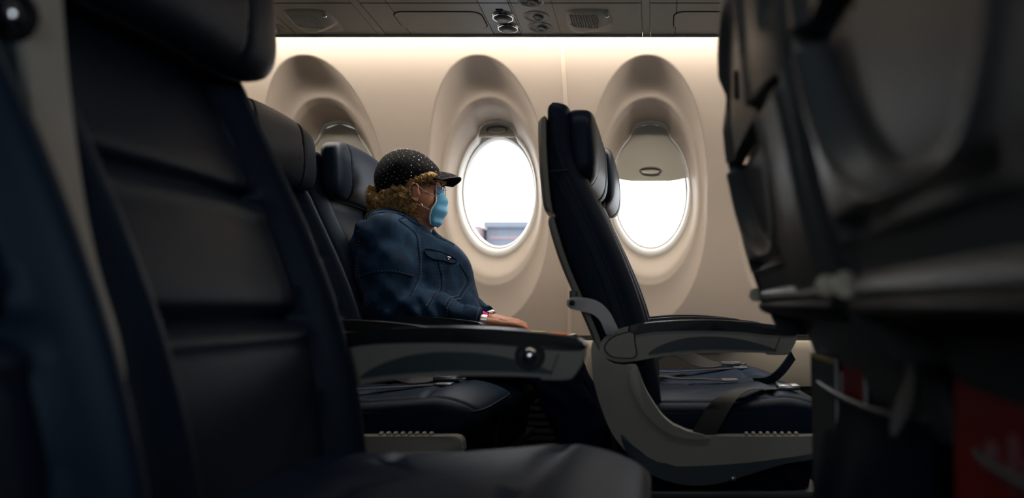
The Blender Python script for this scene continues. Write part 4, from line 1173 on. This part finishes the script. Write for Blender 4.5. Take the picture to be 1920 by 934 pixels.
# --- face mask
zk = [1.062, 1.050, 1.030, 1.010, .990, .970, .952, .941]
Xe = [-.659, -.658, -.654, -.652, -.664, -.670, -.671, -.671]; Xf = [-.652, -.643, -.634, -.632, -.634, -.641, -.652, -.664]; Hw = [.014, .026, .036, .044, .050, .050, .044, .036]
v = []; f = []; nr = 42; nc = 33
zz_ = np.linspace(zk[0], zk[-1], nr)
for lay in (0, 1):
    for z in zz_:
        xe, xf, hw_ = (np.interp(z, zk[::-1], q_[::-1]) for q_ in (Xe, Xf, Hw))
        pl = .0030*math.sin((z-.94)*2*PI/.036)
        for i in range(nc):
            u = -1+2*i/(nc-1); s_ = abs(u)
            x = xe+(xf-xe)*math.cos(u*PI/2)**.8 if s_ < 1 else xe
            v.append((x+pl*(1-s_**3)-.0012*lay, YC+hw_*math.sin(u*PI/2)*(1-.02*lay), z))
for lay in (0, 1):
    for j in range(nr-1):
        for i in range(nc-1):
            b0 = lay*nr*nc; q_ = (b0+j*nc+i, b0+j*nc+i+1, b0+(j+1)*nc+i+1, b0+(j+1)*nc+i); f.append(q_ if lay else q_[::-1])
o2 = nr*nc
for i in range(nc-1): f.append((i, i+1, o2+i+1, o2+i)); f.append(((nr-1)*nc+i+1, (nr-1)*nc+i, o2+(nr-1)*nc+i, o2+(nr-1)*nc+i+1))
for j in range(nr-1): f.append(((j+1)*nc, j*nc, o2+j*nc, o2+(j+1)*nc)); f.append((j*nc+nc-1, (j+1)*nc+nc-1, o2+(j+1)*nc+nc-1, o2+j*nc+nc-1))
msk = pyd('face_mask', v, f, 'mask', root, 180); msk['label'] = 'pale blue pleated face mask'
bm = bmesh.new()
for s in (-1, 1):
    ed = [(np.interp(z, zk[::-1], Xe[::-1])+.0005, YC+s*(np.interp(z, zk[::-1], Hw[::-1])+.0008), z) for z in np.linspace(.945, 1.058, 16)]
    add_tube(bm, ed, .0022, 6)
add_tube(bm, [(Vector(v[i])) for i in range(nc)], .0018, 6)
bmo('mask_border', bm, 'white', msk, 60)
for s in (-1, 1):
    bm = bmesh.new()
    add_tube(bm, [(-.657, YC+s*.040, 1.028), (-.680, YC+s*.066, 1.040), (-.701, YC+s*.078, 1.058)], .0011, 5)
    add_tube(bm, [(-.668, YC+s*.051, .986), (-.688, YC+s*.068, .997), (-.712, YC+s*.078, 1.004)], .0011, 5)
    bmo('ear_loop', bm, 'white', msk, 60)
# --- glasses
gs = None
bm = bmesh.new()
for s in (-1, 1):
    ring = []
    for k in range(33):
        a = 2*PI*k/32; yy = YC+s*.034+.023*np.sign(math.cos(a))*abs(math.cos(a))**.7; zz2 = 1.054+.0175*np.sign(math.sin(a))*abs(math.sin(a))**.7
        ring.append((-.642-.010*abs(yy-YC)/.06, yy, zz2))
    add_tube(bm, ring, .0013, 6)
    add_tube(bm, [(-.650, YC+s*.058, 1.060), (-.675, YC+s*.068, 1.063), (-.705, YC+s*.077, 1.064), (-.722, YC+s*.078, 1.052)], .0012, 6)
add_tube(bm, [(-.642, YC-.012, 1.060), (-.638, YC, 1.063), (-.642, YC+.012, 1.060)], .0012, 6)
gs = bmo('glasses', bm, 'frameb', root, 60)
for s in (-1, 1):
    bm = bmesh.new(); vs = []
    for k in range(32):
        a = 2*PI*k/32; yy = YC+s*.034+.022*np.sign(math.cos(a))*abs(math.cos(a))**.7; vs.append(bm.verts.new((-.642-.010*abs(yy-YC)/.06, yy, 1.054+.0165*np.sign(math.sin(a))*abs(math.sin(a))**.7)))
    bm.faces.new(vs); bmo('lens', bm, 'lens', gs, None)
# --- earring, watch, bracelet
for s in (-1, 1):
    c = Vector((-.697, YC+s*.078, .993)); ring = [c+Vector((.0145*math.cos(a), 0, .0150*math.sin(a))) for a in np.linspace(0, 2*PI, 33)]
    tube('hoop_earring', ring, .0010, 'gold', root, 6)
def band(name, c, d, r, w, mt, parent, sq=1.0, links=True):
    c = Vector(c); d = Vector(d).normalized(); s_ = Vector((0, 0, 1)).cross(d).normalized(); t_ = d.cross(s_)
    bm = bmesh.new(); n_ = 26
    for k in range(n_):
        a = 2*PI*k/n_; m_ = c+s_*(r*math.cos(a))+t_*(r*sq*math.sin(a)); tang = (-s_*math.sin(a)+t_*sq*math.cos(a)).normalized(); nr_ = d.cross(tang).normalized()
        hl = PI*r/n_*.92; vs = []
        for i in (-1, 1):
            for j in (-1, 1):
                for l in (-1, 1): vs.append(bm.verts.new(m_+d*(w/2*i)+tang*(hl*j)+nr_*(.0014*l)))
        for q_ in ((0, 1, 3, 2), (4, 6, 7, 5), (0, 4, 5, 1), (2, 3, 7, 6), (0, 2, 6, 4), (1, 5, 7, 3)): bm.faces.new([vs[i] for i in q_])
    return bmo(name, bm, mt, parent, 30)
b = band('bracelet', (-.484, 2.2165, .654), (.245, .03, -.03), .0235, .017, 'steel', root, .95); b['label'] = 'broad silver bracelet'
b = band('wristwatch', (-.524, 2.497, .6625), (.18, -.095, -.04), .0225, .014, 'steel', root, .95); b['label'] = 'silver wristwatch'
lathe('watch_face', [(.0135, -.002), (.0135, .003), (.011, .004), (0, .0042)], (-.524, 2.490, .684), (0, -.35, 1), 'chrome', b, 24)

# ------------------------------------------------------------------ outside: apron and terminal
o = box('ground', -80, 80, 3.2, 150, -2.6, -2.5, 'tarmac'); tag(o, kind='structure')
t_ = empty('terminal_building', (-6.75, 41, -2.5)); tag(t_, 'hazy grey building seen low through the open window', 'building')
box('wall', -2.05, 2.6, 0, 8, 0, 7.3, 'bld', t_); box('roof', -2.15, 2.7, -.3, 8.2, 7.3, 7.6, 'bld', t_)
for i in range(3): box('loading_bay', -1.3+i*1.3, -.5+i*1.3, -.08, 0, 3.9, 5.4, ('bld2', 'redp', 'bld2')[i % 3], t_)
for i in range(3): box('window_band', -1.9, 2.5, -.05, 0, 5.8+i*.45, 5.95+i*.45, 'bld2', t_)
t_ = empty('jet_bridge', (-9.4, 40, -2.5)); tag(t_, 'pale hazy block beside the grey building, at the window\'s lower left', 'building')
box('wall', -.45, .45, 0, 4, 0, 7.3, 'bld2', t_); box('stair_tower', -1.6, -.75, 1, 4, 0, 7.1, 'bld', t_)
